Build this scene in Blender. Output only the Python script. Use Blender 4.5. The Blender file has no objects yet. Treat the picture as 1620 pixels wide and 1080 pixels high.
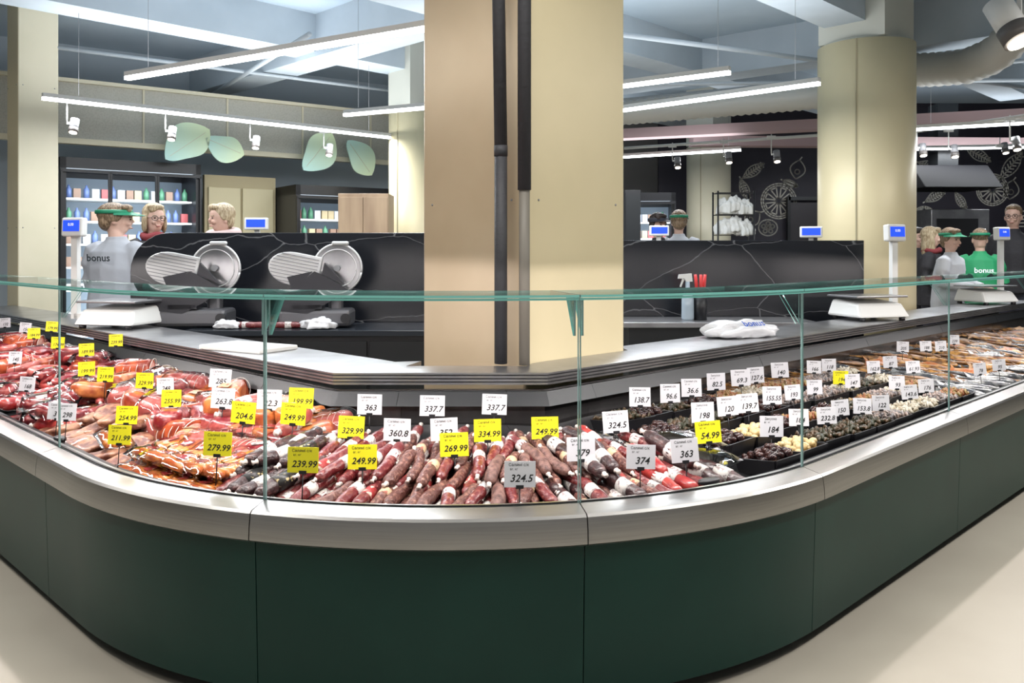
import bpy, bmesh, math, random
from mathutils import Vector, Matrix, Euler
random.seed(11)
rnd=random.uniform
H=1.45; F=1350.0
sc=bpy.context.scene; LINK=sc.collection.objects.link
sc.view_settings.view_transform='Standard'
pi=math.pi
LZ=.935
# ------------------------------------------------------------------ materials
MATS={}
def nd(nt,t,**k):
    n=nt.nodes.new(t)
    for a,v in k.items(): setattr(n,a,v)
    return n
def M(name,col,rough=.5,metal=0.,col2=None,scale=12,lo=.4,hi=.6,bump=0.,bscale=40,emit=None,es=0.,coat=0.,stretch=None,detail=4,spec=.5):
    if name in MATS: return MATS[name]
    m=bpy.data.materials.new(name); m.use_nodes=True; nt=m.node_tree
    p=nt.nodes['Principled BSDF']; L=nt.links.new
    p.inputs['Base Color'].default_value=(*col,1); p.inputs['Roughness'].default_value=rough
    p.inputs['Metallic'].default_value=metal; p.inputs['Coat Weight'].default_value=coat
    p.inputs['Coat Roughness'].default_value=.12; p.inputs['Specular IOR Level'].default_value=spec
    tc=nd(nt,'ShaderNodeTexCoord'); vec=tc.outputs['Object']
    if stretch:
        mp=nd(nt,'ShaderNodeMapping'); mp.inputs['Scale'].default_value=stretch
        L(vec,mp.inputs['Vector']); vec=mp.outputs['Vector']
    if col2 is not None:
        n=nd(nt,'ShaderNodeTexNoise'); n.inputs['Scale'].default_value=scale; n.inputs['Detail'].default_value=detail
        r=nd(nt,'ShaderNodeValToRGB'); r.color_ramp.elements[0].position=lo; r.color_ramp.elements[1].position=hi
        r.color_ramp.elements[0].color=(*col,1); r.color_ramp.elements[1].color=(*col2,1)
        L(vec,n.inputs['Vector']); L(n.outputs['Fac'],r.inputs['Fac']); L(r.outputs['Color'],p.inputs['Base Color'])
    if bump:
        n2=nd(nt,'ShaderNodeTexNoise'); n2.inputs['Scale'].default_value=bscale
        b=nd(nt,'ShaderNodeBump'); b.inputs['Strength'].default_value=bump; b.inputs['Distance'].default_value=.01
        L(vec,n2.inputs['Vector']); L(n2.outputs['Fac'],b.inputs['Height']); L(b.outputs['Normal'],p.inputs['Normal'])
    if emit: 
        p.inputs['Emission Color'].default_value=(*emit,1); p.inputs['Emission Strength'].default_value=es
    MATS[name]=m; return m
def glassmat(name,tint,mul):
    m=bpy.data.materials.new(name); m.use_nodes=True; nt=m.node_tree; L=nt.links.new
    nt.nodes.remove(nt.nodes['Principled BSDF']); out=nt.nodes['Material Output']
    t=nd(nt,'ShaderNodeBsdfTransparent'); t.inputs[0].default_value=(*tint,1)
    g=nd(nt,'ShaderNodeBsdfGlossy'); g.inputs['Roughness'].default_value=.02
    lw=nd(nt,'ShaderNodeFresnel'); lw.inputs['IOR'].default_value=1.35
    ml=nd(nt,'ShaderNodeMath',operation='MULTIPLY'); ml.inputs[1].default_value=mul
    L(lw.outputs[0],ml.inputs[0])
    mx=nd(nt,'ShaderNodeMixShader'); L(ml.outputs[0],mx.inputs[0]); L(t.outputs[0],mx.inputs[1]); L(g.outputs[0],mx.inputs[2])
    L(mx.outputs[0],out.inputs['Surface']); MATS[name]=m; return m
GLASS=glassmat('clear_glass',(.955,.982,.975),.9)
FILM=glassmat('plastic_film',(.98,.98,.98),1.5)
GEDGE=M('glass_edge',(.16,.42,.37),.15,emit=(.3,.75,.66),es=.12)  # bright edge line painted as a slight glow in the glass edge
GEDGEV=M('glass_side_edge',(.15,.24,.23),.15,emit=(.3,.6,.55),es=.03)  # weaker painted glow for the side edges
STEEL=M('brushed_steel',(.42,.41,.395),.31,1.0,col2=(.36,.35,.335),scale=3,stretch=(1,1,60),lo=.3,hi=.7)
STEEL2=M('worktop_steel',(.38,.38,.39),.30,.9,col2=(.29,.29,.30),scale=5)
DGREEN=M('dark_green_laminate',(.004,.028,.022),.38,col2=(.005,.032,.025),scale=3,spec=.2)
BLACK=M('black_plastic',(.008,.008,.010),.4)
DGREY=M('dark_grey_deck',(.02,.022,.024),.35,.3)
GREY=M('grey_plastic',(.22,.22,.23),.5)
WHITE=M('white_plastic',(.64,.64,.62),.35)
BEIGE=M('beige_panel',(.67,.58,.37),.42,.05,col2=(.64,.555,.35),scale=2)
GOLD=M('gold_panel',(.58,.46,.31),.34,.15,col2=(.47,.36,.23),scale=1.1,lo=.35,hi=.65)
CREAM=M('cream_panel',(.62,.57,.43),.45,col2=(.58,.54,.40),scale=2)
PIPE=M('dark_pipe_insulation',(.035,.035,.04),.6,bump=.3)
PIPE2=M('grey_pipe',(.16,.145,.12),.5)
CEIL=M('painted_concrete_ceiling',(.46,.55,.63),.8,col2=(.42,.51,.59),scale=1.5,bump=.1)
BEAM=M('painted_beam',(.47,.53,.58),.8,col2=(.43,.49,.54),scale=2)
NEONB=M('neon_tinted_beam',(.40,.28,.28),.8)  # red neon tint on the beams is put into the colour
TUBE=M('led_tube',(1,1,1),.5,emit=(.93,.97,1),es=9)
SPOTE=M('spot_lens',(1,1,1),.5,emit=(1,.90,.75),es=7)
TAGW=M('tag_white',(.64,.64,.67),.5); TAGY=M('tag_yellow',(.74,.67,.012),.5); INK=M('black_ink',(.01,.01,.01),.5)
SCREEN=M('blue_screen',(.01,.03,.5),.2,emit=(.03,.10,1),es=1.0)
INKW=M('white_ink',(.8,.8,.8),.5,emit=(.8,.85,1),es=.5)
SKIN=M('skin',(.62,.40,.32),.55,col2=(.57,.35,.27),scale=8)
EYE=M('eye_dark',(.03,.02,.02),.2); LIP=M('lip',(.42,.14,.13),.4)
FLOORM=M('beige_floor',(.50,.46,.385),.38,col2=(.46,.42,.35),scale=1.2,bump=.02,spec=.35)
def marble():
    m=M('black_marble',(.006,.007,.010),.25); nt=m.node_tree; L=nt.links.new; p=nt.nodes['Principled BSDF']
    tc=nd(nt,'ShaderNodeTexCoord'); n=nd(nt,'ShaderNodeTexNoise'); n.inputs['Scale'].default_value=1.3; n.inputs['Detail'].default_value=5
    L(tc.outputs['Object'],n.inputs['Vector'])
    mx=nd(nt,'ShaderNodeMixRGB'); mx.inputs[0].default_value=.22; L(tc.outputs['Object'],mx.inputs[1]); L(n.outputs['Color'],mx.inputs[2])
    mp=nd(nt,'ShaderNodeMapping'); mp.inputs['Rotation'].default_value=(0,.7,0); mp.inputs['Scale'].default_value=(1,1,2.4); L(mx.outputs[0],mp.inputs['Vector'])
    v=nd(nt,'ShaderNodeTexVoronoi',feature='DISTANCE_TO_EDGE'); v.inputs['Scale'].default_value=1.5; L(mp.outputs[0],v.inputs['Vector'])
    r=nd(nt,'ShaderNodeValToRGB'); r.color_ramp.elements[0].color=(.14,.14,.145,1); r.color_ramp.elements[1].color=(.006,.007,.010,1); r.color_ramp.elements[1].position=.006
    L(v.outputs['Distance'],r.inputs['Fac']); L(r.outputs[0],p.inputs['Base Color']); return m
MARBLE=marble()
# ------------------------------------------------------------------ mesh builder
class B:
    def __init__(s): s.v=[];s.f=[];s.m=[];s.sm=[]
    def add(s,vs,fs,mi=0,smooth=False,mx=None):
        o=len(s.v)
        for v in vs:
            v=Vector(v); s.v.append(mx@v if mx is not None else v)
        for f in fs: s.f.append([i+o for i in f]); s.m.append(mi); s.sm.append(smooth)
        return s
    def box(s,c,d,mi=0,mx=None):
        x,y,z=[a/2 for a in d]; cx,cy,cz=c
        vs=[(cx+i*x,cy+j*y,cz+k*z) for i in(-1,1) for j in(-1,1) for k in(-1,1)]
        return s.add(vs,[(0,1,3,2),(4,6,7,5),(0,4,5,1),(2,3,7,6),(0,2,6,4),(1,5,7,3)],mi,False,mx)
    def tube(s,pts,rad,n=10,mi=0,mx=None,up=(0,0,1),smooth=True):
        pts=[Vector(p) for p in pts]; up=Vector(up); vs=[]; N=len(pts)
        for i,p in enumerate(pts):
            t=(pts[min(i+1,N-1)]-pts[max(i-1,0)]).normalized()
            sd=t.cross(up)
            if sd.length<1e-3: sd=t.cross(Vector((0,1,0)))
            if sd.length<1e-3: sd=Vector((1,0,0))
            sd.normalize(); u2=sd.cross(t)
            r=rad[i] if isinstance(rad,(list,tuple)) else rad
            a,b=r if isinstance(r,(list,tuple)) else (r,r)
            for k in range(n):
                an=2*pi*k/n; vs.append(p+sd*a*math.cos(an)+u2*b*math.sin(an))
        fs=[(i*n+k,i*n+(k+1)%n,(i+1)*n+(k+1)%n,(i+1)*n+k) for i in range(N-1) for k in range(n)]
        fs.append(tuple(reversed(range(n)))); fs.append(tuple((N-1)*n+k for k in range(n)))
        return s.add(vs,fs,mi,smooth,mx)
    def cyl(s,c,r,h,n=24,mi=0,mx=None,axis='z',r2=None):
        c=Vector(c); d={'z':Vector((0,0,1)),'x':Vector((1,0,0)),'y':Vector((0,1,0))}[axis]
        r2=r if r2 is None else r2
        s.tube([c,c+d*h],[r,r2],n,mi,mx); s.sm[-1]=s.sm[-2]=False; return s
    def ell(s,c,r,mi=0,mx=None,nu=14,nv=9):
        pts=[];rad=[]
        c=Vector(c)
        for i in range(nv+1):
            a=-pi/2+pi*i/nv; pts.append(c+Vector((0,0,r[2]*math.sin(a)))); q=max(math.cos(a),.04); rad.append((r[0]*q,r[1]*q))
        pts[0]=c-Vector((0,0,r[2])); pts[-1]=c+Vector((0,0,r[2]))
        return s.tube(pts,rad,nu,mi,mx,up=(0,1,0))
    def prism(s,poly,y0,y1,mi=0,mx=None):
        n=len(poly); vs=[(p[0],y0,p[1]) for p in poly]+[(p[0],y1,p[1]) for p in poly]
        fs=[tuple(range(n)),tuple(reversed(range(n,2*n)))]+[(i,i+n,(i+1)%n+n,(i+1)%n) for i in range(n)]
        return s.add(vs,fs,mi,False,mx)
    def mesh(s,name,mats):
        me=bpy.data.meshes.new(name); me.from_pydata([tuple(v) for v in s.v],[],s.f)
        if not isinstance(mats,(list,tuple)): mats=[mats]
        for m in mats: me.materials.append(m)
        for p,mi,sm in zip(me.polygons,s.m,s.sm): p.material_index=mi; p.use_smooth=sm
        bm=bmesh.new(); bm.from_mesh(me); bmesh.ops.recalc_face_normals(bm,faces=bm.faces); bm.to_mesh(me); bm.free()
        return me
def top(name,label,cat,loc=(0,0,0),rz=0,group=None,mesh=None,kind=None,rot=None):
    o=bpy.data.objects.new(name,mesh); o.location=loc; o.rotation_euler=rot if rot else (0,0,rz); LINK(o)
    if kind!='structure': o['label']=label; o['category']=cat
    if group: o['group']=group
    if kind: o['kind']=kind
    if mesh is None: o.empty_display_size=.1
    return o
def part(name,mesh,par,loc=(0,0,0),rot=(0,0,0),label=None,bevel=0,kind=None):
    o=bpy.data.objects.new(name,mesh); o.parent=par; o.location=loc; o.rotation_euler=rot; LINK(o)
    if label: o['label']=label
    if kind: o['kind']=kind
    if bevel: bev(o,bevel)
    return o
def bev(o,w,seg=2):
    m=o.modifiers.new('bevel','BEVEL'); m.width=w; m.segments=seg; m.limit_method='ANGLE'; return o
def dup(src,loc,rot=None,scale=None,label=None):
    c=src.copy(); LINK(c); c.location=loc
    if rot is not None: c.rotation_euler=rot
    if scale is not None: c.scale=scale if hasattr(scale,'__len__') else (scale,)*3
    if label: c['label']=label
    for ch in list(src.children):
        d=ch.copy(); LINK(d); d.parent=c
        for g in list(ch.children):
            e=g.copy(); LINK(e); e.parent=d
    return c
def setpose(o,loc,rot=None,scale=None):
    o.location=loc
    if rot is not None: o.rotation_euler=rot
    if scale is not None: o.scale=scale if hasattr(scale,'__len__') else (scale,)*3
def struct(name,mesh): return top(name,'','',mesh=mesh,kind='structure')
_tx={}
def text(body,size,mat,bold=.0,shear=0.):
    key=(body,size,mat.name,bold,shear)
    if key in _tx: return _tx[key]
    cu=bpy.data.curves.new('txt','FONT'); cu.body=body; cu.size=size; cu.align_x='CENTER'; cu.align_y='CENTER'; cu.offset=bold; cu.shear=shear
    cu.resolution_u=2
    ob=bpy.data.objects.new('txt',cu); LINK(ob); bpy.context.view_layer.update()
    me=bpy.data.meshes.new_from_object(ob.evaluated_get(bpy.context.evaluated_depsgraph_get()))
    for v in me.vertices: v.co=Vector((v.co.x,-.0,v.co.y))
    me.materials.clear(); me.materials.append(mat)
    bpy.data.objects.remove(ob); bpy.data.curves.remove(cu); me.name='lettering'; _tx[key]=me; return me
def bx(px,d): return (px-810)/F*d
def hz(py,d): return H-(py-400)/F*d
# ------------------------------------------------------------------ counter geometry
C=Vector((-.225,4.555)); R=2.0; S45=R*pi/4; q2=math.sqrt(.5)
def frame(s):
    if abs(s)<=S45:
        t=s/R; return C+R*Vector((math.sin(t),-math.cos(t))), Vector((-math.sin(t),math.cos(t)))
    if s>0: return C+R*Vector((q2,-q2))+(s-S45)*Vector((q2,q2)), Vector((-q2,q2))
    return C+R*Vector((-q2,-q2))+(-s-S45)*Vector((-q2,q2)), Vector((q2,q2))
def D(s):
    if s>=S45: return 1.13
    if s<=-S45: return 1.01
    t=s/R; return R-min(.855/math.cos(t),.99/math.cos(t+pi/4),.87/math.cos(t-pi/4))
def inv(X,Y):
    v=Vector((X,Y))-C; a=math.atan2(v.x,-v.y)
    if abs(a)<=pi/4: return R*a,R-v.length
    if a>0:
        w=Vector((X,Y))-(C+R*Vector((q2,-q2))); return S45+w.dot(Vector((q2,q2))), w.dot(Vector((-q2,q2)))
    w=Vector((X,Y))-(C+R*Vector((-q2,-q2))); return -S45-w.dot(Vector((-q2,q2))), w.dot(Vector((q2,q2)))
def cl(x,a=0,b=1): return max(a,min(b,x))
def zdeck(s,o):
    k=.13-.04*cl((s-1.6)/1.5)
    return .575+(o-.12)*k+.06*cl((-.8-s)/1.6)*cl((o-.1)/.6)
def W(s,o,z): p,n=frame(s); q=p+n*o; return Vector((q.x,q.y,z))
def on(s,o,h=0): return W(s,o,zdeck(s,o)+h)
def survey(px,py,h):
    d=2.4
    while d<11:
        X=bx(px,d); s,o=inv(X,d)
        if .13<o:
            if o>=D(s)-.06 or hz(py,d)<=zdeck(s,o)+h: return s,o
        d+=.01
    return s,o
def radial_yaw(s): p,n=frame(s); return math.atan2(n.y,n.x)
CORN=[-.5651*R,.4137*R]
def samples(a,b):
    n=max(2,int(abs(b-a)/.07)); L=[a+(b-a)*i/n for i in range(n+1)]
    for c in CORN+[-S45,S45]:
        if a<c<b: L.append(c)
    return sorted(L)
def sweep(b,prof,a,c,mi=0,smooth=False,caps=True):
    S=samples(a,c); rows=[[W(s,o,z) for o,z in prof(s)] for s in S]; n=len(rows[0])
    vs=[v for r in rows for v in r]
    fs=[(i*n+k,i*n+(k+1)%n,(i+1)*n+(k+1)%n,(i+1)*n+k) for i in range(len(S)-1) for k in range(n)]
    if caps: fs+= [tuple(reversed(range(n))),tuple((len(S)-1)*n+k for k in range(n))]
    b.add(vs,fs,mi,smooth); return b
def auto(o,ang=35):
    for p in o.data.polygons: p.use_smooth=True
    bm=bmesh.new(); bm.from_mesh(o.data)
    for e in bm.edges:
        if len(e.link_faces)==2 and e.calc_face_angle(0)>math.radians(ang): e.smooth=False
    bm.to_mesh(o.data); bm.free(); return o
BACKP=M('case_back_panel',(.14,.135,.135),.2,.8,col2=(.10,.095,.095),scale=3)
joints=[-7.7,-6.26,-4.82,-3.38,-1.94,-.60,.462,1.49,3.06,4.56,6.06,7.56,9.06]
for i in range(len(joints)-1):
    a,b_=joints[i],joints[i+1]; g=.0018; a+=g; c=b_-g
    curved = abs((a+c)/2)<S45
    p,n=frame((a+c)/2); orig=Vector((p.x,p.y,0))
    u=top('display_counter',('curved corner' if curved else 'straight')+' glass-fronted chilled counter with dark green base and steel bumper','display counter',orig,group='deli counter units')
    def pt(name,prof,mat,label=None,sm=35):
        B_=B(); sweep(B_,prof,a,c); me=B_.mesh(name,mat)
        me.transform(Matrix.Translation(-orig)); o=part(name,me,u,label=label)
        auto(o,sm); return o
    pt('base_panel',lambda s:[(.035,.56),(.05,.065),(.07,.065),(.055,.56)],DGREEN,'dark green laminate panel')
    pt('plinth',lambda s:[(.2,.0),(.2,.14),(.9,.14),(.9,.0)],BLACK)
    pt('bumper',lambda s:[(.012,.552),(.0,.560),(.002,.60),(.008,.640),(.016,.648),(.085,.662),(.12,.662),(.12,.60),(.05,.60),(.04,.552)],STEEL,'brushed steel bumper band',25)
    pt('perforated_rail',lambda s:[(.095,.666),(.155,.650),(.155,.64),(.095,.655)],BLACK)
    pt('display_deck',lambda s:[(.13,zdeck(s,.13)),(D(s)*.5,zdeck(s,D(s)*.5)),(D(s)-.005,zdeck(s,D(s))),(D(s)-.005,zdeck(s,D(s))-.03),(.13,zdeck(s,.13)-.03)],DGREY)
    pt('back_panel',lambda s:[(D(s)+.02,.14),(D(s)+.02,LZ-.08),(D(s)+.04,LZ-.08),(D(s)+.04,.14)],BACKP)
    pt('air_grille',lambda s:[(D(s)-.03,.79),(D(s)+.0,LZ-.085),(D(s)+.018,LZ-.085),(D(s)+.018,.79)],DGREY)
    B_=B(); sweep(B_,lambda s:[(.086,1.301),(.086,1.308),(.092,1.308),(.092,1.301)],a+.0005,c-.0005,0)
    sweep(B_,lambda s:[(.086,.655),(.086,.662),(.092,.662),(.092,.655)],a+.0005,c-.0005,1)
    for s_0,s_1 in ((a+.0005,a+.0035),(c-.0035,c-.0005)):
        P=[W(s_0,.086,0),W(s_1,.086,0),W(s_1,.092,0),W(s_0,.092,0)]
        B_.add([v+Vector((0,0,.662)) for v in P]+[v+Vector((0,0,1.301)) for v in P],[(0,1,5,4),(1,2,6,5),(2,3,7,6),(3,0,4,7)],1)
    me=B_.mesh('glass_front_edge',[GEDGE,GEDGEV]); me.transform(Matrix.Translation(-orig)); part('glass_front_edge',me,u,label='clear green-edged front glass')
    B_=B(); sweep(B_,lambda s:[(.08,1.310),(.08,1.318),(.42,1.318),(.42,1.310)],a+.0005,c-.0005)
    for kf in range(len(B_.f)-2): B_.m[kf]=1 if kf%4 in (0,2) else 0
    B_.m[-1]=B_.m[-2]=2
    me=B_.mesh('glass_top',[GLASS,GEDGE,GEDGEV]); me.transform(Matrix.Translation(-orig)); auto(part('glass_top',me,u))
    for ss in (a+.012,c-.012):
        P0=W(ss,.094,1.308); p1,n1=frame(ss); t1=Vector((n1.y,-n1.x,0))*.003; nn=Vector((n1.x,n1.y,0))
        tri=[P0,P0+nn*.09,P0+nn*.012+Vector((0,0,-.12)),P0+Vector((0,0,-.12))]
        B_=B(); vs=[v-t1-orig for v in tri]+[v+t1-orig for v in tri]
        B_.add(vs,[(0,1,2,3),(7,6,5,4)],0); 
        for k in range(4): B_.f.append([k,k+4,(k+1)%4+4,(k+1)%4]);B_.m.append(1 if k==1 else 2);B_.sm.append(False)
        part('glass_bracket',B_.mesh('glass_bracket',[GLASS,GEDGE,GEDGEV]),u)
def wl(s):
    if s<-.75: return .4
    if s<2.15: return .2+ .05*cl((s-.8)/.2)
    return .25+.15*cl((s-2.15)/.1)
o_=B()
def lprof(s):
    d=D(s); P=[(d+wl(s),LZ),(d,LZ)]
    z=LZ
    for k in range(4):
        P+=[(d-.012,z-.003),(d-.012,z-.011),(d-.001,z-.013)]; z-=.0145
    P+=[(d+.03,z-.002),(d+wl(s),z-.002)]
    return P
sweep(o_,lprof,-7.6,9.0)
wt=top('service_worktop','long brushed steel service worktop with ribbed front edge behind the display','worktop',mesh=o_.mesh('service_worktop',STEEL2)); auto(wt,20)
# ------------------------------------------------------------------ room shell
b=B().box((0,8,-.05),(34,30,.1)); struct('floor',b.mesh('floor',FLOORM))
b=B().box((0,8,4.05),(34,30,.1)); struct('ceiling',b.mesh('ceiling',CEIL))
A0=Vector((-4.92,9.28)); ang=math.atan2(2.32,3.24); UL=Vector((math.cos(ang),math.sin(ang))); NL=Vector((math.sin(ang),-math.cos(ang)))
def wlx(px,off=0):
    k=(px-810)/F; A=A0+NL*off
    t=(k*A.y-A.x)/(UL.x-k*UL.y); return t
def WL(t,off,z): q=A0+UL*t+NL*off; return Vector((q.x,q.y,z))
b=B().box((2.0,0,2.0),(12,.1,4.0)); me=b.mesh('wall_back',M('dim_wall',(.44,.50,.55),.7))
w=struct('wall_back',me); w.location=WL(0,-1.3,0); w.rotation_euler=(0,0,ang)
MURAL=M('dark_mural_paint',(.018,.015,.026),.55,col2=(.024,.020,.032),scale=2)
b=B().box((8.3,14.6,2.0),(11.6,.1,4.0)); struct('wall_right',b.mesh('wall_right',MURAL))
b=B().box((1.2,16.6,2.0),(12,.1,4.0)); struct('wall_far',b.mesh('wall_far',M('far_wall',(.38,.37,.37),.7)))
b=B().box((-16.9,8,2),(.1,30,4)); struct('wall_left',b.mesh('wall_left',M('side_wall',(.3,.28,.26),.7)))
b=B().box((16.9,8,2),(.1,30,4)); struct('wall_side',b.mesh('wall_side',M('side_wall2',(.3,.28,.26),.7)))
k=1
def beam(x,y,L_,a,w=.4,z0=3.6,h=.4,mat=BEAM):
    global k
    b=B().box((0,0,z0+h/2),(L_,w,h)); o=struct('trim_%d'%k,b.mesh('trim',mat)); o.location=(x,y,0); o.rotation_euler=(0,0,a); k+=1
for cc in (4.9,8.2,11.5): beam(0,cc,20,pi/4)
beam(-.5,7.8,20,-pi/4,z0=3.55,h=.45)
beam(0,12.3,24,-pi/4+.1,z0=3.55,h=.45)
beam(3.6,10.9,5.2,-.35,.25,3.0,.13,NEONB); beam(6.6,12.6,8,.05,.25,3.0,.14,NEONB)
# ------------------------------------------------------------------ columns
def sqcol(loc,hd,hgt,label,mats=(BEIGE,GOLD)):
    o=top('column',label,'column',loc)
    b=B(); s=hd
    v=[(0,-s,0),(s,0,0),(0,s,0),(-s,0,0),(0,-s,hgt),(s,0,hgt),(0,s,hgt),(-s,0,hgt)]
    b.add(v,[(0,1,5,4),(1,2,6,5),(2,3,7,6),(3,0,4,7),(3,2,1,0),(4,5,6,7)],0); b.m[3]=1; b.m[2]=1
    part('cladding',b.mesh('cladding',list(mats)),o,bevel=.012)
    b=B()
    for z in (.3,1.7,3.1):
        for f in (.12,.9):
            b.ell((s*f,-s*(1-f),z),(.006,.006,.006)); b.ell((-s*f,-s*(1-f),z),(.006,.006,.006))
    part('rivets',b.mesh('rivets',STEEL2),o,kind='stuff')
    return o
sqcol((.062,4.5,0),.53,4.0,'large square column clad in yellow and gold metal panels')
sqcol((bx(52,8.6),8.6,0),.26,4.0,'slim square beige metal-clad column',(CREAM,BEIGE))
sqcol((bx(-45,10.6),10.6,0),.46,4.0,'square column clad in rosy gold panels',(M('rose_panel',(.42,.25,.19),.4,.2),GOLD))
def rcol(px,d,r,ztop,label,mat=CREAM):
    o=top('round_column',label,'column',(bx(px,d),d,0))
    part('cladding',B().cyl((0,0,0),r,ztop,48).mesh('cladding',mat),o)
    b=B().cyl((0,0,ztop),r*.93,.02,48).box((0,0,ztop+(4.0-ztop)/2+.01),(r*1.45,r*1.45,4.0-ztop-.02)); part('column_head',b.mesh('column_head',M('pale_head',(.50,.50,.44),.7)),o,rot=(0,0,.75))
    b=B().box((0,0,ztop/2),(.012,.008,ztop)); part('seam',b.mesh('seam',M('seam',(.3,.26,.16),.5)),o,loc=(-r*.55,-r*.838,0),rot=(0,0,-.6))
rcol(1370,8.2,.44,3.42,'round column clad in smooth beige metal with a vertical seam',BEIGE)
rcol(1121,13.4,.34,3.1,'round cream column behind the service area',CREAM)
rcol(655,10.2,.30,3.1,'round cream column beside the wooden cabinet',BEIGE)
b=B().tube([(0,0,LZ),(0,0,1.9)],.030,14).tube([(0,0,1.9),(0,0,1.95)],.032,14).tube([(0,0,1.95),(-.03,0,4)],.031,14)
top('vertical_pipe','dark grey insulated pipe running up the column corner','pipe',(-.052,3.975,0),mesh=b.mesh('vertical_pipe',PIPE))
o=top('vertical_pipe','pipe with dark insulation above its bare grey lower length','pipe',(.057,3.925,0))
part('insulated_length',B().tube([(0,0,1.74),(0,0,4)],.031,14).mesh('insulated_length',PIPE),o)
part('bare_length',B().tube([(0,0,LZ),(0,0,1.3),(0,0,1.74)],.025,14).mesh('bare_length',PIPE2),o)
# ------------------------------------------------------------------ linear lights
def tubelight(x0,y0,x1,y1,z=2.8,e=22,upf=.46):
    a=Vector((x0,y0,z)); c=Vector((x1,y1,z)); L_=(c-a).length; yaw=math.atan2(y1-y0,x1-x0)
    o=top('linear_lamp','long slim suspended white linear ceiling lamp','lamp',(a+c)/2,yaw,group='suspended linear lamps')
    part('housing',B().box((0,0,.03),(L_,.05,.035)).mesh('housing',WHITE),o)
    part('diffuser',B().box((0,0,0),(L_,.045,.028)).mesh('diffuser',TUBE),o)
    for f in (-.42,.42): part('suspension_wire',B().cyl((f*L_,0,.045),.0018,4.0-z-.05,6).mesh('suspension_wire',GREY),o)
    for zz,rx,en,sy in ((-.02,0,e,.06),(.06,pi,e*upf,1.2)):  # second entry is a wide upward light added to brighten the ceiling
        ld=bpy.data.lights.new('tube_and_added_uplight','AREA'); ld.shape='RECTANGLE'; ld.size=L_; ld.size_y=sy; ld.energy=en*L_; ld.color=(.90,.95,1) if rx else (.93,.965,1)
        l=bpy.data.objects.new('tube_and_added_uplight',ld); l.parent=o; l.location=(0,0,zz); l.rotation_euler=(rx,0,0); LINK(l)
tubelight(-2.98,6.6,-.2,4.95)
tubelight(-4.1,7.45,-1.43,10.0,upf=.8)
tubelight(-1.64,8.36,.2,7.45)
tubelight(.6,8.5,2.45,6.8)
tubelight(.7,7.05,1.63,6.39)
tubelight(1.3,12.2,3.0,11.2)
tubelight(4.4,9.35,6.3,8.4,upf=.3)
tubelight(5,12.5,8,12.0,2.95)
for x,y,r_,e in ((-2.6,1.6,-pi/4,55),(2.6,1.6,pi/4,95),(0,-.6,0,50),(-.2,2.9,0,55),(-5,4.5,-pi/4,85),(5.2,4.6,pi/4,110)):  # unseen lamps added overhead to light the counter and floor
    o=top('added_fill_lamp','long suspended white lamp over the customer aisle','lamp',(x,y,3.45),r_,group='aisle lamps')
    part('housing',B().box((0,0,.05),(2.4,.16,.06)).mesh('housing',WHITE),o)
    for f in (-1,1): part('suspension_rod',B().cyl((f,0,.07),.006,.5,6).mesh('suspension_rod',STEEL2),o)
    ld=bpy.data.lights.new('added_fill_light','AREA'); ld.shape='RECTANGLE'; ld.size=2.4; ld.size_y=.15; ld.energy=e; ld.color=(1,.97,.93)
    l=bpy.data.objects.new('added_fill_light',ld); l.parent=o; LINK(l)
for s0,e in ((-4.2,10),(-2.9,10),(-1.7,9),(-.7,8),(.2,8),(1.1,7.5),(2.1,6.5),(3.3,7.5),(4.6,7.5),(6.0,7.5),(7.4,7.5)):
    p,n=frame(s0); ld=bpy.data.lights.new('case_led','AREA'); ld.shape='RECTANGLE'; ld.size=1.0; ld.size_y=.03; ld.energy=e; ld.color=(1,.92,.90)
    l=bpy.data.objects.new('case_led',ld); q=W(s0,.22,1.295); l.location=q; LINK(l)
    d=Vector((n.x*.5,n.y*.5,-1)).normalized(); 
    t=Vector((n.y,-n.x,0)); z=-d; y=z.cross(t).normalized(); l.rotation_euler=Matrix((t,y,z)).transposed().to_euler()
# ------------------------------------------------------------------ products
def sausage_mesh(L_,r,bend=.01,pinch=.25,n=12):
    N=18; pts=[];rad=[]
    for i in range(N+1):
        t=i/N; x=(t-.5)*L_; pts.append((x,bend*math.sin(pi*t)-bend*.6+r*.05*math.sin(23*t),r*.05*math.sin(17*t+1))); e=min(t,1-t)*L_/r
        rr=r*(1-(max(0,1-e/1.3))**2*(1-pinch)) ; rad.append(rr*(1+.035*math.sin(9*t+bend*300)+.02*math.sin(31*t)))
    b=B(); b.tube(pts,rad,n); return b
def sal(name,label,cat,L_,r,mat,band=None,bandw=.07,bandpos=0.,clipm=None,grp='salamis on the counter deck',bend=.01):
    o=top(name,label,cat,(0,0,-5),group=grp)
    part('sausage_body',sausage_mesh(L_,r,bend).mesh('sausage_body',mat),o)
    if band:
        c=bandpos; dy=bend*.35
        part('paper_band',B().tube([(c-bandw/2,dy,0),(c+bandw/2,dy,0)],r*1.08,14).mesh('paper_band',band),o)
    for sx in (-1,1): part('end_clip',B().tube([(sx*L_/2*.975,-bend*.5,0),(sx*(L_/2+.006),-bend*.6,0),(sx*(L_/2+.016),-bend*.6,0.003)],[r*.42,r*.20,r*.40],8).mesh('end_clip',clipm or CLIP),o)
    return o
CLIP=M('casing_knot',(.62,.54,.49),.4,.1)
S_dark=M('salami_dark',(.022,.006,.007),.42,col2=(.10,.035,.03),scale=45,lo=.5,hi=.75,bump=.5,bscale=80,coat=.3)
S_red=M('salami_red',(.11,.007,.010),.38,col2=(.27,.085,.068),scale=75,lo=.5,hi=.72,bump=.45,bscale=70,coat=.35)
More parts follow.
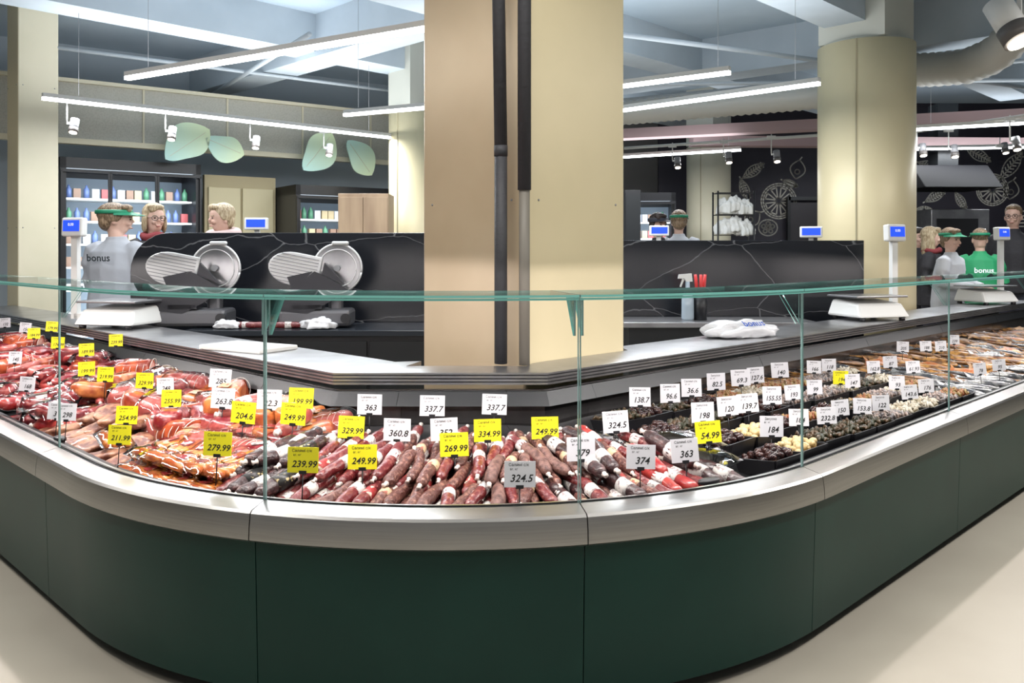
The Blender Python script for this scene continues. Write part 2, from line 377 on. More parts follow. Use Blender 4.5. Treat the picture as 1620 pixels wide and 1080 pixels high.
S_brown=M('salami_brown',(.075,.019,.014),.5,col2=(.26,.12,.085),scale=80,lo=.47,hi=.72,bump=.7,bscale=90,coat=.15)
S_grey=M('salami_mould',(.18,.09,.072),.6,col2=(.06,.022,.018),scale=50,lo=.4,hi=.65,bump=.5,bscale=60)
S_bright=M('sausage_bright_red',(.25,.010,.014),.3,col2=(.36,.045,.035),scale=25,coat=.45,bump=.2,bscale=40)
BANDW=M('paper_white',(.60,.57,.54),.5,col2=(.30,.24,.24),scale=70,lo=.55,hi=.6); BANDR=M('paper_red',(.28,.02,.02),.5,col2=(.6,.5,.4),scale=50,lo=.55,hi=.6)
BANDC=M('paper_cream',(.48,.36,.22),.5,col2=(.3,.08,.05),scale=60,lo=.55,hi=.6); BANDK=M('paper_black',(.012,.012,.012),.4,col2=(.5,.4,.2),scale=60,lo=.6,hi=.65)
T=dict(
 dark=sal('salami','thick dark salami with white paper band','salami',.25,.0265,S_dark,BANDW,.055,-.02),
 dark2=sal('salami','thick dark salami with black printed band','salami',.25,.0265,S_dark,BANDK,.09,.0),
 red=sal('salami','dark red fat-speckled salami with pale paper band','salami',.25,.0215,S_red,BANDW,.045,.03),
 red2=sal('salami','red speckled salami with red printed band','salami',.25,.0215,S_red,BANDR,.05,-.03),
 brown=sal('salami','brown coarse salami stick with cream band','salami',.22,.0205,S_brown,BANDC,.035,.02),
 plain=sal('salami','plain brown coarse dried salami','salami',.22,.0215,S_brown,bend=.018),
 mould=sal('salami','pale brown mould-dusted salami stick','salami',.21,.022,S_grey,bend=.016),
 bright=sal('salami','bright red salami with white paper band','salami',.24,.024,S_bright,BANDW,.06,.0))
first=set()
def put(kind,s,o,h,yaw,pitch=None,roll=None,scale=1.):
    src=T[kind] if isinstance(kind,str) else kind
    loc=on(s,o,h); pitch=-.2 if pitch is None else pitch
    rot=(rnd(-pi,pi) if roll is None else roll,pitch,yaw)
    if src.name not in first: first.add(src.name); setpose(src,loc,rot,scale); return src
    return dup(src,loc,rot,scale)
def zone(s):
    if s<-.62: return ['dark','dark2','dark','red']
    if s<-.25: return ['red','red2','red','plain','red']
    if s<.12: return ['red','brown','plain','plain','red2']
    if s<.42: return ['plain','mould','brown','red']
    if s<.72: return ['brown','mould','plain','red','dark']
    if s<.98: return ['bright','red2','brown','plain','red']
    return ['red2','dark','bright','red']
for row,(o0,lay) in enumerate(((.25,2),(.40,3),(.56,3),(.70,2))):
    for l in range(lay):
        s=-.92+.03*l+rnd(0,.02)
        smax=(1.24,1.12,1.02,.72)[row]
        while s<smax:
            kd=random.choice(zone(s)); 
            rr=R-o0-.13
            r=.0265 if kd.startswith('dark') else .022
            oo=o0+rnd(-.05,.05)
            if oo<D(s)-.13 and not (l>=1 and rnd(0,1)<.25):
                yaw=radial_yaw(s)+rnd(-.22,.22)+(-.22 if s<.35 else .12)
                put(kd,s,oo,r+l*r*1.6+(row>0)*.008,yaw,-.13-.05*l+rnd(-.07,.07),scale=rnd(.9,1.06))
            s+= (2*r+.004)*R/rr*1.03
def filmpack(L_,w_,h_):
    b=B(); nx,ny=9,5
    vs=[]
    for sgn in (1,-1):
        for i in range(nx+1):
            for j in range(ny+1):
                x=(i/nx-.5)*L_; y=(j/ny-.5)*w_; e=min(i,nx-i)/nx*2; f=min(j,ny-j)/ny*2
                z=sgn*h_*.5*min(1,3*e)**.5*min(1,3*f)**.5+rnd(-.004,.004)
                vs.append((x,y,z))
    K=(nx+1)*(ny+1); fs=[]
    for q in range(2):
        for i in range(nx):
            for j in range(ny):
                a=q*K+i*(ny+1)+j; fs.append((a,a+1,a+ny+2,a+ny+1))
    return b.add(vs,fs,0,True).mesh('plastic_film',FILM)
random.seed(5)
fm=filmpack(.3,.15,.06)
for s,o in ((1.2,.36),(.82,.60),(1.3,.5),(-.78,.60)):
    top('plastic_bag','clear crinkled plastic wrapping around sausages','packaging',on(s,o,.085),radial_yaw(s),'clear vacuum wraps',fm)
def lump(Lx,Ly,Lz,nu=20,nv=12,am=.06,pw=.6,seed=1,cut=False):
    b=B(); rs=random.Random(seed); ph=[rs.uniform(0,6) for _ in range(6)]
    vs=[]
    for i in range(nv+1):
        v=-pi/2+pi*i/nv
        for j in range(nu):
            u=2*pi*j/nu
            sg=lambda a,p: math.copysign(abs(a)**p,a)
            x=sg(math.sin(v),pw); cr=max(abs(math.cos(v)),.02)**pw
            y=sg(math.cos(u),pw)*cr; z=sg(math.sin(u),pw)*cr
            w=1+am*(math.sin(3*u+ph[0]+2*x)+math.sin(4*x+ph[1])+.6*math.sin(5*u+ph[2]-3*x))
            if cut and x>.55: x=.55
            vs.append((x*Lx/2*(1+am*math.sin(u+ph[3])*0.5),y*Ly/2*w,z*Lz/2*w))
    fs=[(i*nu+j,i*nu+(j+1)%nu,(i+1)*nu+(j+1)%nu,(i+1)*nu+j) for i in range(nv) for j in range(nu)]
    fs+=[tuple(reversed(range(nu))),tuple(nv*nu+j for j in range(nu))]
    return b.add(vs,fs,0,True)
HAM=M('smoked_ham_rind',(.46,.085,.025),.38,col2=(.21,.025,.011),scale=16,coat=.35,bump=.6,bscale=22)
HAM2=M('smoked_ham_amber',(.58,.19,.05),.36,col2=(.32,.065,.02),scale=18,coat=.35,bump=.5,bscale=22)
CUT=M('pink_ham_cut',(.62,.22,.18),.4,col2=(.70,.40,.32),scale=22)
RIB=M('smoked_rib',(.12,.032,.018),.5,col2=(.38,.18,.10),scale=24,bump=.8,bscale=30,coat=.3)
PACK=M('orange_sausage_pack',(.68,.26,.05),.3,col2=(.40,.08,.016),scale=20,coat=.5)
PINK=M('pink_sausage',(.52,.15,.13),.35,col2=(.34,.06,.05),scale=18,coat=.4,bump=.3,bscale=20)
DRED=M('dark_red_meat',(.17,.009,.014),.3,col2=(.42,.10,.085),scale=26,lo=.5,hi=.68,coat=.45,bump=.4,bscale=22)
def food(name,label,cat,main,mat,grp,extra=()):
    o=top(name,label,cat,(0,0,-5),group=grp); part('flesh',main.mesh('flesh',mat),o)
    for n_,me,lb in extra: part(n_,me,o,label=lb,kind='stuff' if n_=='netting' else None)
    return o
def netting(L_,w,h):
    b=B()
    for i in range(5):
        x=(-.28+.14*i)*L_; b.tube([(x+.012*math.sin(t),w*.52*math.cos(t),h*.53*math.sin(t)) for t in [j*2*pi/24 for j in range(25)]],.0016,5)
    return b.mesh('netting',CLIP)
def hamcut(seed,L_=.24,w=.13,h=.11,mat=HAM,net=False):
    ex=[('cut_face',B().tube([(L_*.276,0,0),(L_*.282,0,0)],[(w*.40,h*.40),(w*.38,h*.38)],20).mesh('cut_face',CUT),'pink sliced face')]
    if net: ex.append(('netting',netting(L_,w,h),None))
    else: ex.append(('paper_label',B().box((-.03,0,h*.5+.004),(.06,.05,.002)).mesh('paper_label',BANDC),None))
    return food('smoked_ham','orange-brown smoked ham piece with pink cut face','ham',lump(L_,w,h,seed=seed,cut=True,am=.04),mat,'smoked hams',ex)
T['ham1']=hamcut(1,net=True); T['ham2']=hamcut(2,.26,.11,.09,HAM2); T['ham3']=hamcut(3,.19,.12,.10,HAM2)
T['hamr']=food('smoked_ham','deep red smoked ham piece with dark rind','ham',lump(.23,.12,.10,seed=17,am=.06),DRED,'smoked hams',[('paper_label',B().box((0,0,.053),(.07,.05,.002)).mesh('paper_label',BANDW),None)])
T['hamp']=food('cooked_ham','pale pink cooked ham block in netting','ham',lump(.2,.13,.10,seed=27,am=.05),PINK,'smoked hams',[('netting',netting(.2,.13,.10),None),('plastic_film',filmpack(.25,.16,.12),None)])
T['rib']=food('smoked_rib_slab','dark smoked rib slab with fatty streaks','smoked meat',lump(.2,.11,.05,seed=4,am=.12,pw=.7),RIB,'smoked rib slabs')
T['rib2']=food('smoked_rib_slab','dark smoked rib slab with fatty streaks','smoked meat',lump(.16,.13,.06,seed=8,am=.12,pw=.7),RIB,'smoked rib slabs')
def packm(seed):
    b=B()
    for i in range(4): b.tube([(-.07,(i-1.5)*.026,0),(-.055,(i-1.5)*.026,.004),(.055,(i-1.5)*.026,.004),(.07,(i-1.5)*.026,0)],[.006,.017,.017,.006],10)
    o=food('sausage_pack','vacuum pack of plump orange smoked sausages','sausage pack',b,PACK,'vacuum sausage packs',
      [('plastic_film',filmpack(.19,.135,.052),'clear film'),('paper_label',B().box((0,0,.024),(.04,.04,.002)).mesh('paper_label',BANDR),None)])
    o.children[0]['kind']='stuff'; return o
T['pack']=packm(1)
def ring(r0,r,mat,label,gap=.5):
    b=B(); pts=[];N=22;rad=[]
    for i in range(N+1):
        a=gap/2+(2*pi-gap)*i/N; pts.append((r0*math.cos(a),r0*math.sin(a)*.8,0)); e=min(i,N-i); rad.append(r*(.35 if e==0 else .85 if e==1 else 1))
    b.tube(pts,rad,10)
    o=food('ring_sausage',label,'sausage',b,mat,'ring sausages')
    kb=B().ell((r0*.98,0,0),(.012,.02,.008)); part('string_knot',kb.mesh('string_knot',CLIP),o); return o
T['ring1']=ring(.08,.021,S_bright,'red horseshoe-shaped smoked sausage'); T['ring2']=ring(.075,.023,PINK,'pink horseshoe-shaped cooked sausage')
T['pinks']=sal('cooked_sausage','thick pink cooked sausage with white band','sausage',.24,.036,PINK,BANDW,.05,0.,grp='cooked sausages')
T['reds']=sal('smoked_sausage','glossy dark red smoked sausage','sausage',.22,.024,DRED,None,grp='red smoked sausages',bend=.03)
T['redbig']=sal('smoked_sausage','thick red smoked sausage with white label','sausage',.22,.034,S_bright,BANDW,.045,.04,grp='red smoked sausages')
T['meat']=food('cured_meat','dark red vacuum-packed cured meat piece','cured meat',lump(.17,.11,.07,seed=12,am=.08),DRED,'cured meats',[('paper_label',B().box((0,0,.038),(.05,.04,.002)).mesh('paper_label',BANDW),None),('plastic_film',filmpack(.22,.15,.085),None)])
random.seed(21)
for l in range(2):
    for s in [(-1.0-.125*i) for i in range(5)]:
        put('pack',s+.03*l,.23+.05*l,.03+.045*l,radial_yaw(s)+pi/2+rnd(-.3,.3),rnd(-.1,.1),rnd(-.12,.12))
        put('pack',s+.02,.37,.035+.045*l,radial_yaw(s)+rnd(-.4,.4),-.2,rnd(-.12,.12))
for s in (-.97,-1.10,-1.24,-1.38,-1.52,-1.66): 
    for o in (.48,.61,.74,.86):
        put(random.choice(['ham1','ham2','ham3','hamr','ham2','hamp']),s+rnd(-.03,.03),o,.055,radial_yaw(s)+rnd(1.0,2.6)+pi,rnd(-.25,.0),rnd(-.2,.2),rnd(.95,1.15))
for i in range(7):
    put(['pinks','ham3','ham2','reds'][i%4],-.98-.13*i,.70+rnd(-.06,.05),.135,radial_yaw(-1.2)+rnd(-.6,.9),-.15,rnd(-.3,.3))
for s in [(-1.66-.15*i) for i in range(6)]:
    for o in (.22,.36):
        put(random.choice(['rib','rib2']),s+rnd(-.03,.03),o+rnd(-.02,.02),.03,radial_yaw(s)+rnd(-.6,1.6),-.15,rnd(-.2,.2)); 
        if rnd(0,1)<.7: put(random.choice(['rib','rib','pack']),s,o+.04,.08,radial_yaw(s)+rnd(-.6,1.6),-.15,rnd(-.2,.2))
s=-1.76
while s>-5.8:
    for o in (.24,.37,.50,.63,.76,.87):
        if s>-2.5 and o<.45: continue
        ks=['reds','meat','redbig','meat'] if o<.5 else ['hamr','ham1','ham2','hamp','meat','reds'] if s>-2.8 else ['ring1','redbig','meat','ring2','hamr','reds','meat','ham1','reds']
        put(random.choice(ks),s+rnd(-.04,.04),o+rnd(-.03,.03),.045,radial_yaw(s)+rnd(-.9,1.5),rnd(-.2,0),rnd(-.2,.2))
        if rnd(0,1)<.5 and o<.8: put(random.choice(ks),s+rnd(-.05,.05),o+rnd(-.03,.03),.10,radial_yaw(s)+rnd(-.9,1.5),rnd(-.2,0.1),rnd(-.3,.3))
    s-=.15
def tray(label,mat,kind,seed):
    o=top('food_tray',label,'food tray',(0,0,-5),group='black food trays'); b=B(); a,c,h,t=.105,.085,.06,.004
    b.box((0,0,t/2),(2*a*.9,2*c*.9,t))
    for sx in (-1,1): b.add([(sx*a*.9,-c*.9,0),(sx*a*.9,c*.9,0),(sx*a,c,h),(sx*a,-c,h),(sx*(a+t)*.9,-c*.9,0),(sx*(a+t)*.9,c*.9,0),(sx*(a+2*t),c,h),(sx*(a+2*t),-c,h)],[(0,1,2,3),(4,5,6,7),(3,2,6,7),(0,3,7,4),(1,2,6,5)])
    for sx in (-1,1): b.add([(-a*.9,sx*c*.9,0),(a*.9,sx*c*.9,0),(a,sx*c,h),(-a,sx*c,h),(-a*.9,sx*(c+t)*.9,0),(a*.9,sx*(c+t)*.9,0),(a,sx*(c+2*t),h),(-a,sx*(c+2*t),h)],[(0,1,2,3),(4,5,6,7),(3,2,6,7),(0,3,7,4),(1,2,6,5)])
    part('tray_body',b.mesh('tray_body',BLACK),o)
    b=B(); rs=random.Random(seed)
    if kind=='balls':
        for i in range(60):
            r=rs.uniform(.011,.018); x,y=rs.uniform(-a+.02,a-.02),rs.uniform(-c+.02,c-.02); b.ell((x,y,h*.8+rs.uniform(0,.02)+.03*(1-abs(x)/a)*(1-abs(y)/c)),(r,r,r*.85),nu=8,nv=6)
    else:
        for i in range(85):
            x,y=rs.uniform(-a+.02,a-.02),rs.uniform(-c+.018,c-.018); an=rs.uniform(0,6); L_=rs.uniform(.015,.035); z=h*.75+.03*(1-abs(x)/a)*(1-abs(y)/c)
            b.tube([(x,y,z+rs.uniform(0,.02)),(x+L_*math.cos(an)*.5,y+L_*math.sin(an)*.5,z+.01+rs.uniform(0,.02)),(x+L_*math.cos(an),y+L_*math.sin(an),z+rs.uniform(0,.015))],[.006,.009,.004],6)
    b.box((0,0,h*.6),(2*a*.92,2*c*.92,h*.35))
    part('food_filling',b.mesh('food_filling',mat),o,kind='stuff'); return o
MUSH=M('mushroom',(.58,.45,.24),.4,col2=(.40,.27,.10),scale=20); OLV=M('dark_olives',(.016,.007,.008),.2,col2=(.05,.02,.016),scale=30)
SAL=M('white_salad',(.50,.46,.38),.45,col2=(.30,.25,.16),scale=30); SAL2=M('pickled_mix',(.22,.16,.05),.4,col2=(.26,.07,.025),scale=25); HER=M('herring_pieces',(.15,.135,.135),.25,col2=(.32,.24,.20),scale=25)
BEET=M('seaweed_salad',(.024,.026,.012),.3,col2=(.08,.045,.022),scale=30)
T['tm']=tray('black tray heaped with small pale pickled mushrooms',MUSH,'balls',1)
T['to']=tray('black tray filled with dark olives',OLV,'balls',2)
T['ts']=tray('black tray of white seafood salad',SAL,'str',3)
T['tp']=tray('black tray of mixed pickled vegetables',SAL2,'str',4)
T['th']=tray('black tray of herring pieces',HER,'str',5)
T['tb']=tray('black tray of dark seaweed salad',BEET,'str',6)
s=1.33; ci=0
while s<3.7:
    for j,o in enumerate((.26,.46,.66,.86)):
        if s<1.45 and o<.4: continue
        ks=['to','tb','to'] if s<2.0 else ['ts','th','tp','tb','tb','to'] if s<2.7 else ['ts','th','th','tp','tb']
        kd=random.choice(ks)
        if ci==2 and j in(0,1): kd='tm'
        put(kd,s+rnd(-.008,.008),o+rnd(-.008,.008),.012,radial_yaw(s)+pi/2+rnd(-.05,.05),0,.1)
    s+=.23; ci+=1
def fishm(L_,h_,w_,mat,label,name='smoked_fish'):
    o=top(name,label,'fish',(0,0,-5),group='smoked and salted fish')
    xs=[-.5,-.46,-.38,-.25,-.05,.15,.3,.38,.42]; hs=[.12,.45,.8,1,1,.75,.42,.25,.2]
    b=B().tube([(x*L_,0,0) for x in xs],[(w_/2*q,h_/2*q) for q in hs],12); part('fish_body',b.mesh('fish_body',mat),o)
    b=B().prism([(.40*L_,-.12*h_),(.40*L_,.12*h_),(.54*L_,.6*h_),(.49*L_,0),(.54*L_,-.6*h_)],-.002,.002); part('tail_fin',b.mesh('tail_fin',mat),o)
    b=B().prism([(-.1*L_,.45*h_),(.0,.75*h_),(.12*L_,.36*h_)],-.0015,.0015); part('dorsal_fin',b.mesh('dorsal_fin',mat),o)
    for sy in (-1,1): part('eye',B().ell((-.44*L_,sy*w_*.2,.08*h_),(.004,.004,.004),nu=8,nv=6).mesh('eye',BLACK),o)
    return o
FG=M('fish_golden',(.40,.20,.045),.35,col2=(.11,.045,.012),scale=22,coat=.4,bump=.5,bscale=60); FS=M('fish_silver',(.30,.30,.29),.25,.4,col2=(.06,.065,.075),scale=16,coat=.4,bump=.4,bscale=60); FD=M('fish_dark',(.055,.022,.010),.35,col2=(.25,.12,.04),scale=20,coat=.4,bump=.5,bscale=60)
T['fg']=fishm(.32,.07,.035,FG,'whole golden-brown smoked fish'); T['fs']=fishm(.33,.06,.032,FS,'whole silvery salted fish'); T['fd']=fishm(.27,.05,.028,FD,'whole dark brown smoked fish'); T['fr']=fishm(.25,.075,.035,M('fish_red',(.32,.09,.025),.35,col2=(.40,.20,.08),scale=20,coat=.4,bump=.5,bscale=60),'whole reddish smoked fish')
s=3.85
while s<8.4:
    for o in (.26,.42,.58,.74,.90,1.02):
        ks=['fs','fs','fd'] if (s<4.3 or o<.3) else ['fg','fd','fg','fr','fd','fs']
        put(random.choice(ks),s+rnd(-.03,.03),o+rnd(-.03,.03),.028,radial_yaw(s)+rnd(-.7,.7)+(.5),-.08,pi/2+rnd(-.9,.3))
        if rnd(0,1)<.5 and s<7: put(random.choice(ks),s+.03,o+.03,.06,radial_yaw(s)+rnd(-.7,.7)+.5,-.12,pi/2+rnd(-.9,.3))
    s+=.12
for i in range(22):
    put(random.choice(['fd','fg','fd']),2.5+.07*i,1.0+rnd(-.03,.02),.05,radial_yaw(3)+rnd(-.4,.4),-.1,pi/2)
for s,o in ((-2.1,.14),(1.02,.15)):  # small black items on the rail, taken as plastic clip boxes
    top('rail_clip_box','small black rounded thermometer puck on the steel rail','thermometer',W(s,o,.655),radial_yaw(s)+pi/2,mesh=B().tube([(0,0,0),(0,0,.004),(0,0,.014),(0,0,.018)],[(.035,.018),(.045,.022),(.045,.022),(.035,.016)],20,up=(0,1,0)).mesh('rail_clip_box',BLACK))
# ------------------------------------------------------------------ price tags
def platemesh(m): return B().box((0,0,.0975),(.104,.0022,.085)).mesh('tag_card',m)
pW,pY=platemesh(TAGW),platemesh(TAGY)
stk=B().cyl((0,.003,-.05),.0022,.115,8).box((0,.003,.056),(.026,.010,.012)).mesh('tag_holder',BLACK)
def s_left(px): return px<520
def tag(px,py,price,yellow=False,hd='Салямі с/к'):
    xh=.05 if s_left(px) else .01; kz=.84 if px<300 else .84 if px>1240 else .96
    s,o=survey(px,py,.065+.1*kz+xh); p=on(s,o,.065+xh)
    p_,n=frame(s); yo=math.atan2(n.y,n.x)-pi/2
    yc=-math.atan2(p.x,p.y)
    yaw=.45*yo+.55*yc+rnd(-.12,.12)
    g=top('price_tag',('yellow' if yellow else 'white')+' price card reading '+price+' on a black clip','price tag',p,group='deli price tags',rot=(rnd(-.16,-.04),rnd(-.06,.06),yaw))
    g.scale=(kz,kz,kz)
    part('tag_card',pY if yellow else pW,g); part('tag_holder',stk,g)
    part('price_lettering',text(price,.034 if len(price)<6 else .031,INK,.0006,.25),g,(.004,-.0016,.083))
    part('header_lettering',text(hd,.0135,INK,.0001),g,(-.004,-.0016,.128)); part('subheader_lettering',text('вг. кг',.011,INK),g,(-.02,-.0016,.114))
Y=[(553,676,'329.99'),(461,655,'249.99'),(478,730,'239.99'),(573,723,'249.99'),(720,703,'269.99'),(772,681,'334.99'),(863,677,'249.99'),(342,702,'279.99'),(382,652,'204.6'),(270,630,'255.99'),(227,602,'329.99'),(198,657,'254.99'),(187,688,'211.99'),(137,553,'189.99'),(183,538,'239.99'),(137,583,'199.99'),(53,527,'184.99'),(80,516,'179.99'),(165,592,'219.99'),(90,542,'174.99'),(474,630,'199.99'),(1124,684,'54.99'),(1330,597,'194')]
Wt=[(584,639,'363'),(683,642,'337.7'),(781,640,'337.7'),(627,679,'360.8'),(704,679,'352'),(822,758,'324.5'),(920,711,'379'),(977,667,'324.5'),(1013,722,'374'),(1087,713,'363'),(425,632,'22.3'),(345,598,'285'),(350,630,'263.8'),(262,610,'248'),(1013,628,'138.7'),(1061,622,'96.6'),(1095,613,'36.6'),(1113,652,'198'),(1154,642,'120'),(1134,603,'82.5'),(1174,597,'69.3'),(1197,593,'127.6'),(1186,637,'139.7'),(1223,625,'155.55'),(1221,674,'184'),(1236,585,'140'),(1257,620,'193'),(1265,660,'184'),(1310,657,'232.8'),(1288,580,'166'),(1312,577,'118'),(1332,645,'150'),(1365,642,'153.8'),(1395,637,'122'),(1384,580,'162.8'),(1350,602,'147'),(1428,548,'205'),(1447,580,'61.93'),(1466,547,'188'),(1420,605,'93'),(1442,620,'143.6'),(1467,610,'176'),(1490,547,'210'),(1510,537,'239'),(1553,583,'78'),(1582,577,'95'),(40,607,'168'),(88,650,'363'),(103,652,'298'),(22,565,'145'),(38,518,'156'),(8,510,'132'),(1290,612,'99'),(1410,572,'87')]
for x,y,t in Y: tag(x,y,t,True)
for x,y,t in Wt: tag(x,y,t,False,'Салямі с/к' if x<1100 else 'Закуска' if x<1400 else 'Риба х/к')
# ------------------------------------------------------------------ scales
def scale_(s,o,yaw,pole,label,pdx,k_=1.3):
    loc=W(s,D(s)+o,LZ); g=top('weighing_scale',label,'scale',loc,yaw,group='weighing scales'); g.scale=(k_,)*3
    b=B().add([(-.18,-.15,.02),(.18,-.15,.02),(.18,.15,.02),(-.18,.15,.02),(-.155,-.10,.10),(.155,-.10,.10),(.155,.13,.12),(-.155,.13,.12)],[(3,2,1,0),(4,5,6,7),(0,1,5,4),(1,2,6,5),(2,3,7,6),(3,0,4,7)])
    part('scale_body',b.mesh('scale_body',WHITE),g,bevel=.015)
    for x in(-.14,.14):
        for y in(-.12,.12): part('rubber_foot',B().cyl((x,y,0),.018,.022,10).mesh('rubber_foot',BLACK),g)
    part('platter',B().box((0,.01,.14),(.36,.27,.012)).mesh('platter',STEEL2),g,bevel=.004)
    part('pole',B().box((pdx,.11,.03+pole/2),(.04,.03,pole)).box((pdx*.75,.11,.045),(abs(pdx)*.5,.03,.03)).mesh('pole',WHITE),g)
    d=part('customer_display',B().box((0,0,0),(.135,.05,.105)).mesh('customer_display',WHITE),g,(pdx,.10,pole+.05),(-.05,0,0),bevel=.01)
    part('blue_screen',B().box((0,-.026,.006),(.105,.004,.06)).mesh('blue_screen',SCREEN),d)
    part('screen_lettering',text('0.00',.022,INKW,.0004),d,(0,-.029,.012))
    return g
scale_(-4.30,.20,-.25,.49,'white weighing scale with steel platter and pole display',-.385)
scale_(5.15,.22,.3,.47,'white weighing scale beside the round column with pole display',.28)
scale_(8.0,.2,.35,.50,'white weighing scale near the kitchen with pole display',.28)
def disp(px,py,d,label,yaw=0.):
    z=hz(py,d); g=top('pos_display',label,'display',(bx(px,d),d,0),yaw,group='counter displays')
    part('pole',B().box((0,0,z/2),(.04,.03,z)).mesh('pole',WHITE),g)
    q=part('customer_display',B().box((0,0,0),(.19,.05,.10)).mesh('customer_display',WHITE),g,(0,-.02,z),bevel=.01)
    part('blue_screen',B().box((0,-.026,.004),(.155,.004,.062)).mesh('blue_screen',SCREEN),q)
disp(407,354,7.0,'white pole display with blue screen above the marble partition')
disp(1042,365,8.3,'white pole display with blue screen behind the partition'); disp(1283,367,7.6,'white pole display with blue screen beside the round column',-.3)
# ------------------------------------------------------------------ marble partitions
def partition(x0,x1,y,zt,label,rr=.3,left=True):
    g=top('marble_partition',label,'partition',((x0+x1)/2,y,0)); w=(x1-x0)/2
    poly=[(w,0),(w,zt)]
    if left: poly+=[(-w+rr-rr*math.sin(t),zt-rr+rr*math.cos(t)) for t in [i*pi/16 for i in range(9)]]
    else: poly+=[(-w,zt)]
    poly+=[(-w,0)]
    part('marble_panel',B().prism(poly,-.05,.05).mesh('marble_panel',MARBLE),g,bevel=.004)
    return g
partition(-2.93,-.3,6.6,1.605,'black marble partition with fine white veins and rounded end')
partition(.7,2.95,7.2,1.555,'black marble partition with fine white veins',left=False)
g=top('back_worktop','dark worktop on black cabinets in front of the marble partition','worktop',(-1.3,6.17,0))
part('cabinet',B().box((0,.03,.44),(1.85,.56,.88)).mesh('cabinet',BLACK),g); part('top_slab',B().box((0,0,.9),(1.9,.66,.04)).mesh('top_slab',M('dark_slab',(.02,.024,.03),.2)),g,bevel=.004)
for x in (-.61,0,.61): part('cabinet_door',B().box((x,-.26,.44),(.59,.02,.8)).mesh('cabinet_door',DGREY),g,bevel=.003)
g=top('back_worktop','dark steel worktop behind the counter','worktop',(1.6,6.8,0))
part('cabinet',B().box((0,.03,.44),(1.4,.5,.88)).mesh('cabinet',DGREY),g); part('top_slab',B().box((0,0,.9),(1.5,.6,.04)).mesh('top_slab',STEEL2),g,bevel=.004)
PLATE=M('slicer_plate',(.56,.56,.56),.3,.3); CAST=M('slicer_cast',(.13,.13,.14),.35,.6); DISC=M('disc_alu',(.36,.36,.37),.28,.85,col2=(.28,.28,.29),scale=4)
def slicer(px,d,yaw):
    g=top('meat_slicer','steel meat slicer with round blade and ribbed gauge plate','meat slicer',(bx(px,d),d,.92),yaw,group='meat slicers')
    part('slicer_base',B().box((0,0,.07),(.5,.30,.12)).box((.12,.06,.2),(.1,.1,.2)).mesh('slicer_base',CAST),g,bevel=.025)
    m=Matrix.Translation((.14,.0,.42))@Matrix.Rotation(.18,4,'Y')@Matrix.Rotation(pi/2,4,'X')
    part('blade_disc',B().cyl((0,0,-.01),.165,.02,48,0,m).mesh('blade_disc',DISC),g)
    part('guard_ring',B().tube([m@Vector((.172*math.cos(t),.172*math.sin(t),0)) for t in [i*2*pi/40 for i in range(41)]],.009,8,up=(0,1,0)).mesh('guard_ring',PLATE),g)
    part('inner_ring',B().tube([m@Vector((.135*math.cos(t),.135*math.sin(t),.012)) for t in [i*2*pi/40 for i in range(41)]],.004,6,up=(0,1,0)).mesh('inner_ring',PLATE),g)
    part('blade_hub',B().cyl((0,0,.012),.022,.03,24,0,m).mesh('blade_hub',GREY),g)
    rt=Matrix.Translation((-.19,0,.42))@Matrix.Rotation(.2,4,'Y')@Matrix.Translation((.19,0,-.42))
    poly=[(.02,.30),(.02,.54)]+[(-.17+.18*math.cos(t),.42+.12*math.sin(t)) for t in [pi*.5+i*pi/12 for i in range(13)]]
    part('gauge_plate',B().prism(poly,-.03,-.012,0,rt).mesh('gauge_plate',PLATE),g,bevel=.006)
    b=B()
    for i in range(9):
        z=.325+i*.024; hw=.18*math.sqrt(max(.05,1-((z-.42)/.12)**2)); x0=-.17-hw*.93; b.box(((x0-.0)/2,-.033,z),(-x0-.0,.008,.006),0,rt)
    part('plate_ribs',b.mesh('plate_ribs',GREY),g,kind='stuff')
    b=B().prism([(-.28,.13),(.0,.40),(.05,.38),(.24,.27),(.08,.17),(-.05,.10)],-.15,-.135)
    b.prism([(-.28,.13),(-.32,.19),(-.10,.32),(.0,.40)],-.15,-.08).prism([(.05,.38),(.07,.46),(.21,.31)],-.14,-.10).prism([(-.16,.26),(-.20,.36),(-.02,.40)],-.10,-.09).box((-.05,-.07,.15),(.2,.16,.03))
    part('carriage',b.mesh('carriage',M('carriage_grey',(.03,.03,.035),.35,.5)),g)
    part('sharpener',B().box((.16,0,.60),(.12,.05,.03)).mesh('sharpener',PLATE),g,bevel=.012)
    part('dial_knob',B().cyl((.22,-.17,.07),.035,.03,20,axis='y').mesh('dial_knob',BLACK),g)
slicer(310,6.15,.05); slicer(503,6.15,.05)
g=top('cutting_board','white plastic cutting board lying on the steel worktop','cutting board',W(-2.42,D(-2.42)+.16,LZ),-pi/4+.25); part('board',B().box((0,0,.012),(.46,.27,.024)).mesh('board',WHITE),g,bevel=.006)
def crumple(name,label,loc,sx,sy,sz,seed,mat=WHITE):
    rs=random.Random(seed); bm=bmesh.new(); bmesh.ops.create_icosphere(bm,subdivisions=4,radius=1)
    ph=[rs.uniform(0,6) for _ in range(8)]
    for v in bm.verts:
        c=v.co; w=1+.16*math.sin(5*c.x+ph[0])*math.sin(4*c.y+ph[1])+.12*math.sin(9*c.y+ph[2]+3*c.z)+.09*math.sin(13*c.x+7*c.y+ph[3])+.05*math.sin(23*c.x+ph[4])*math.sin(19*c.y+ph[5])
        v.co=Vector((c.x*sx*w,c.y*sy*w,max(-.3,c.z)*sz*w+sz*.35))
    me=bpy.data.meshes.new(name); bm.to_mesh(me); bm.free(); me.materials.append(mat)
    for p in me.polygons: p.use_smooth=True
    return top(name,label,'bag',loc,mesh=me)
BAGW=M('white_bag_plastic',(.60,.61,.63),.3,coat=.3,bump=.4,bscale=14)
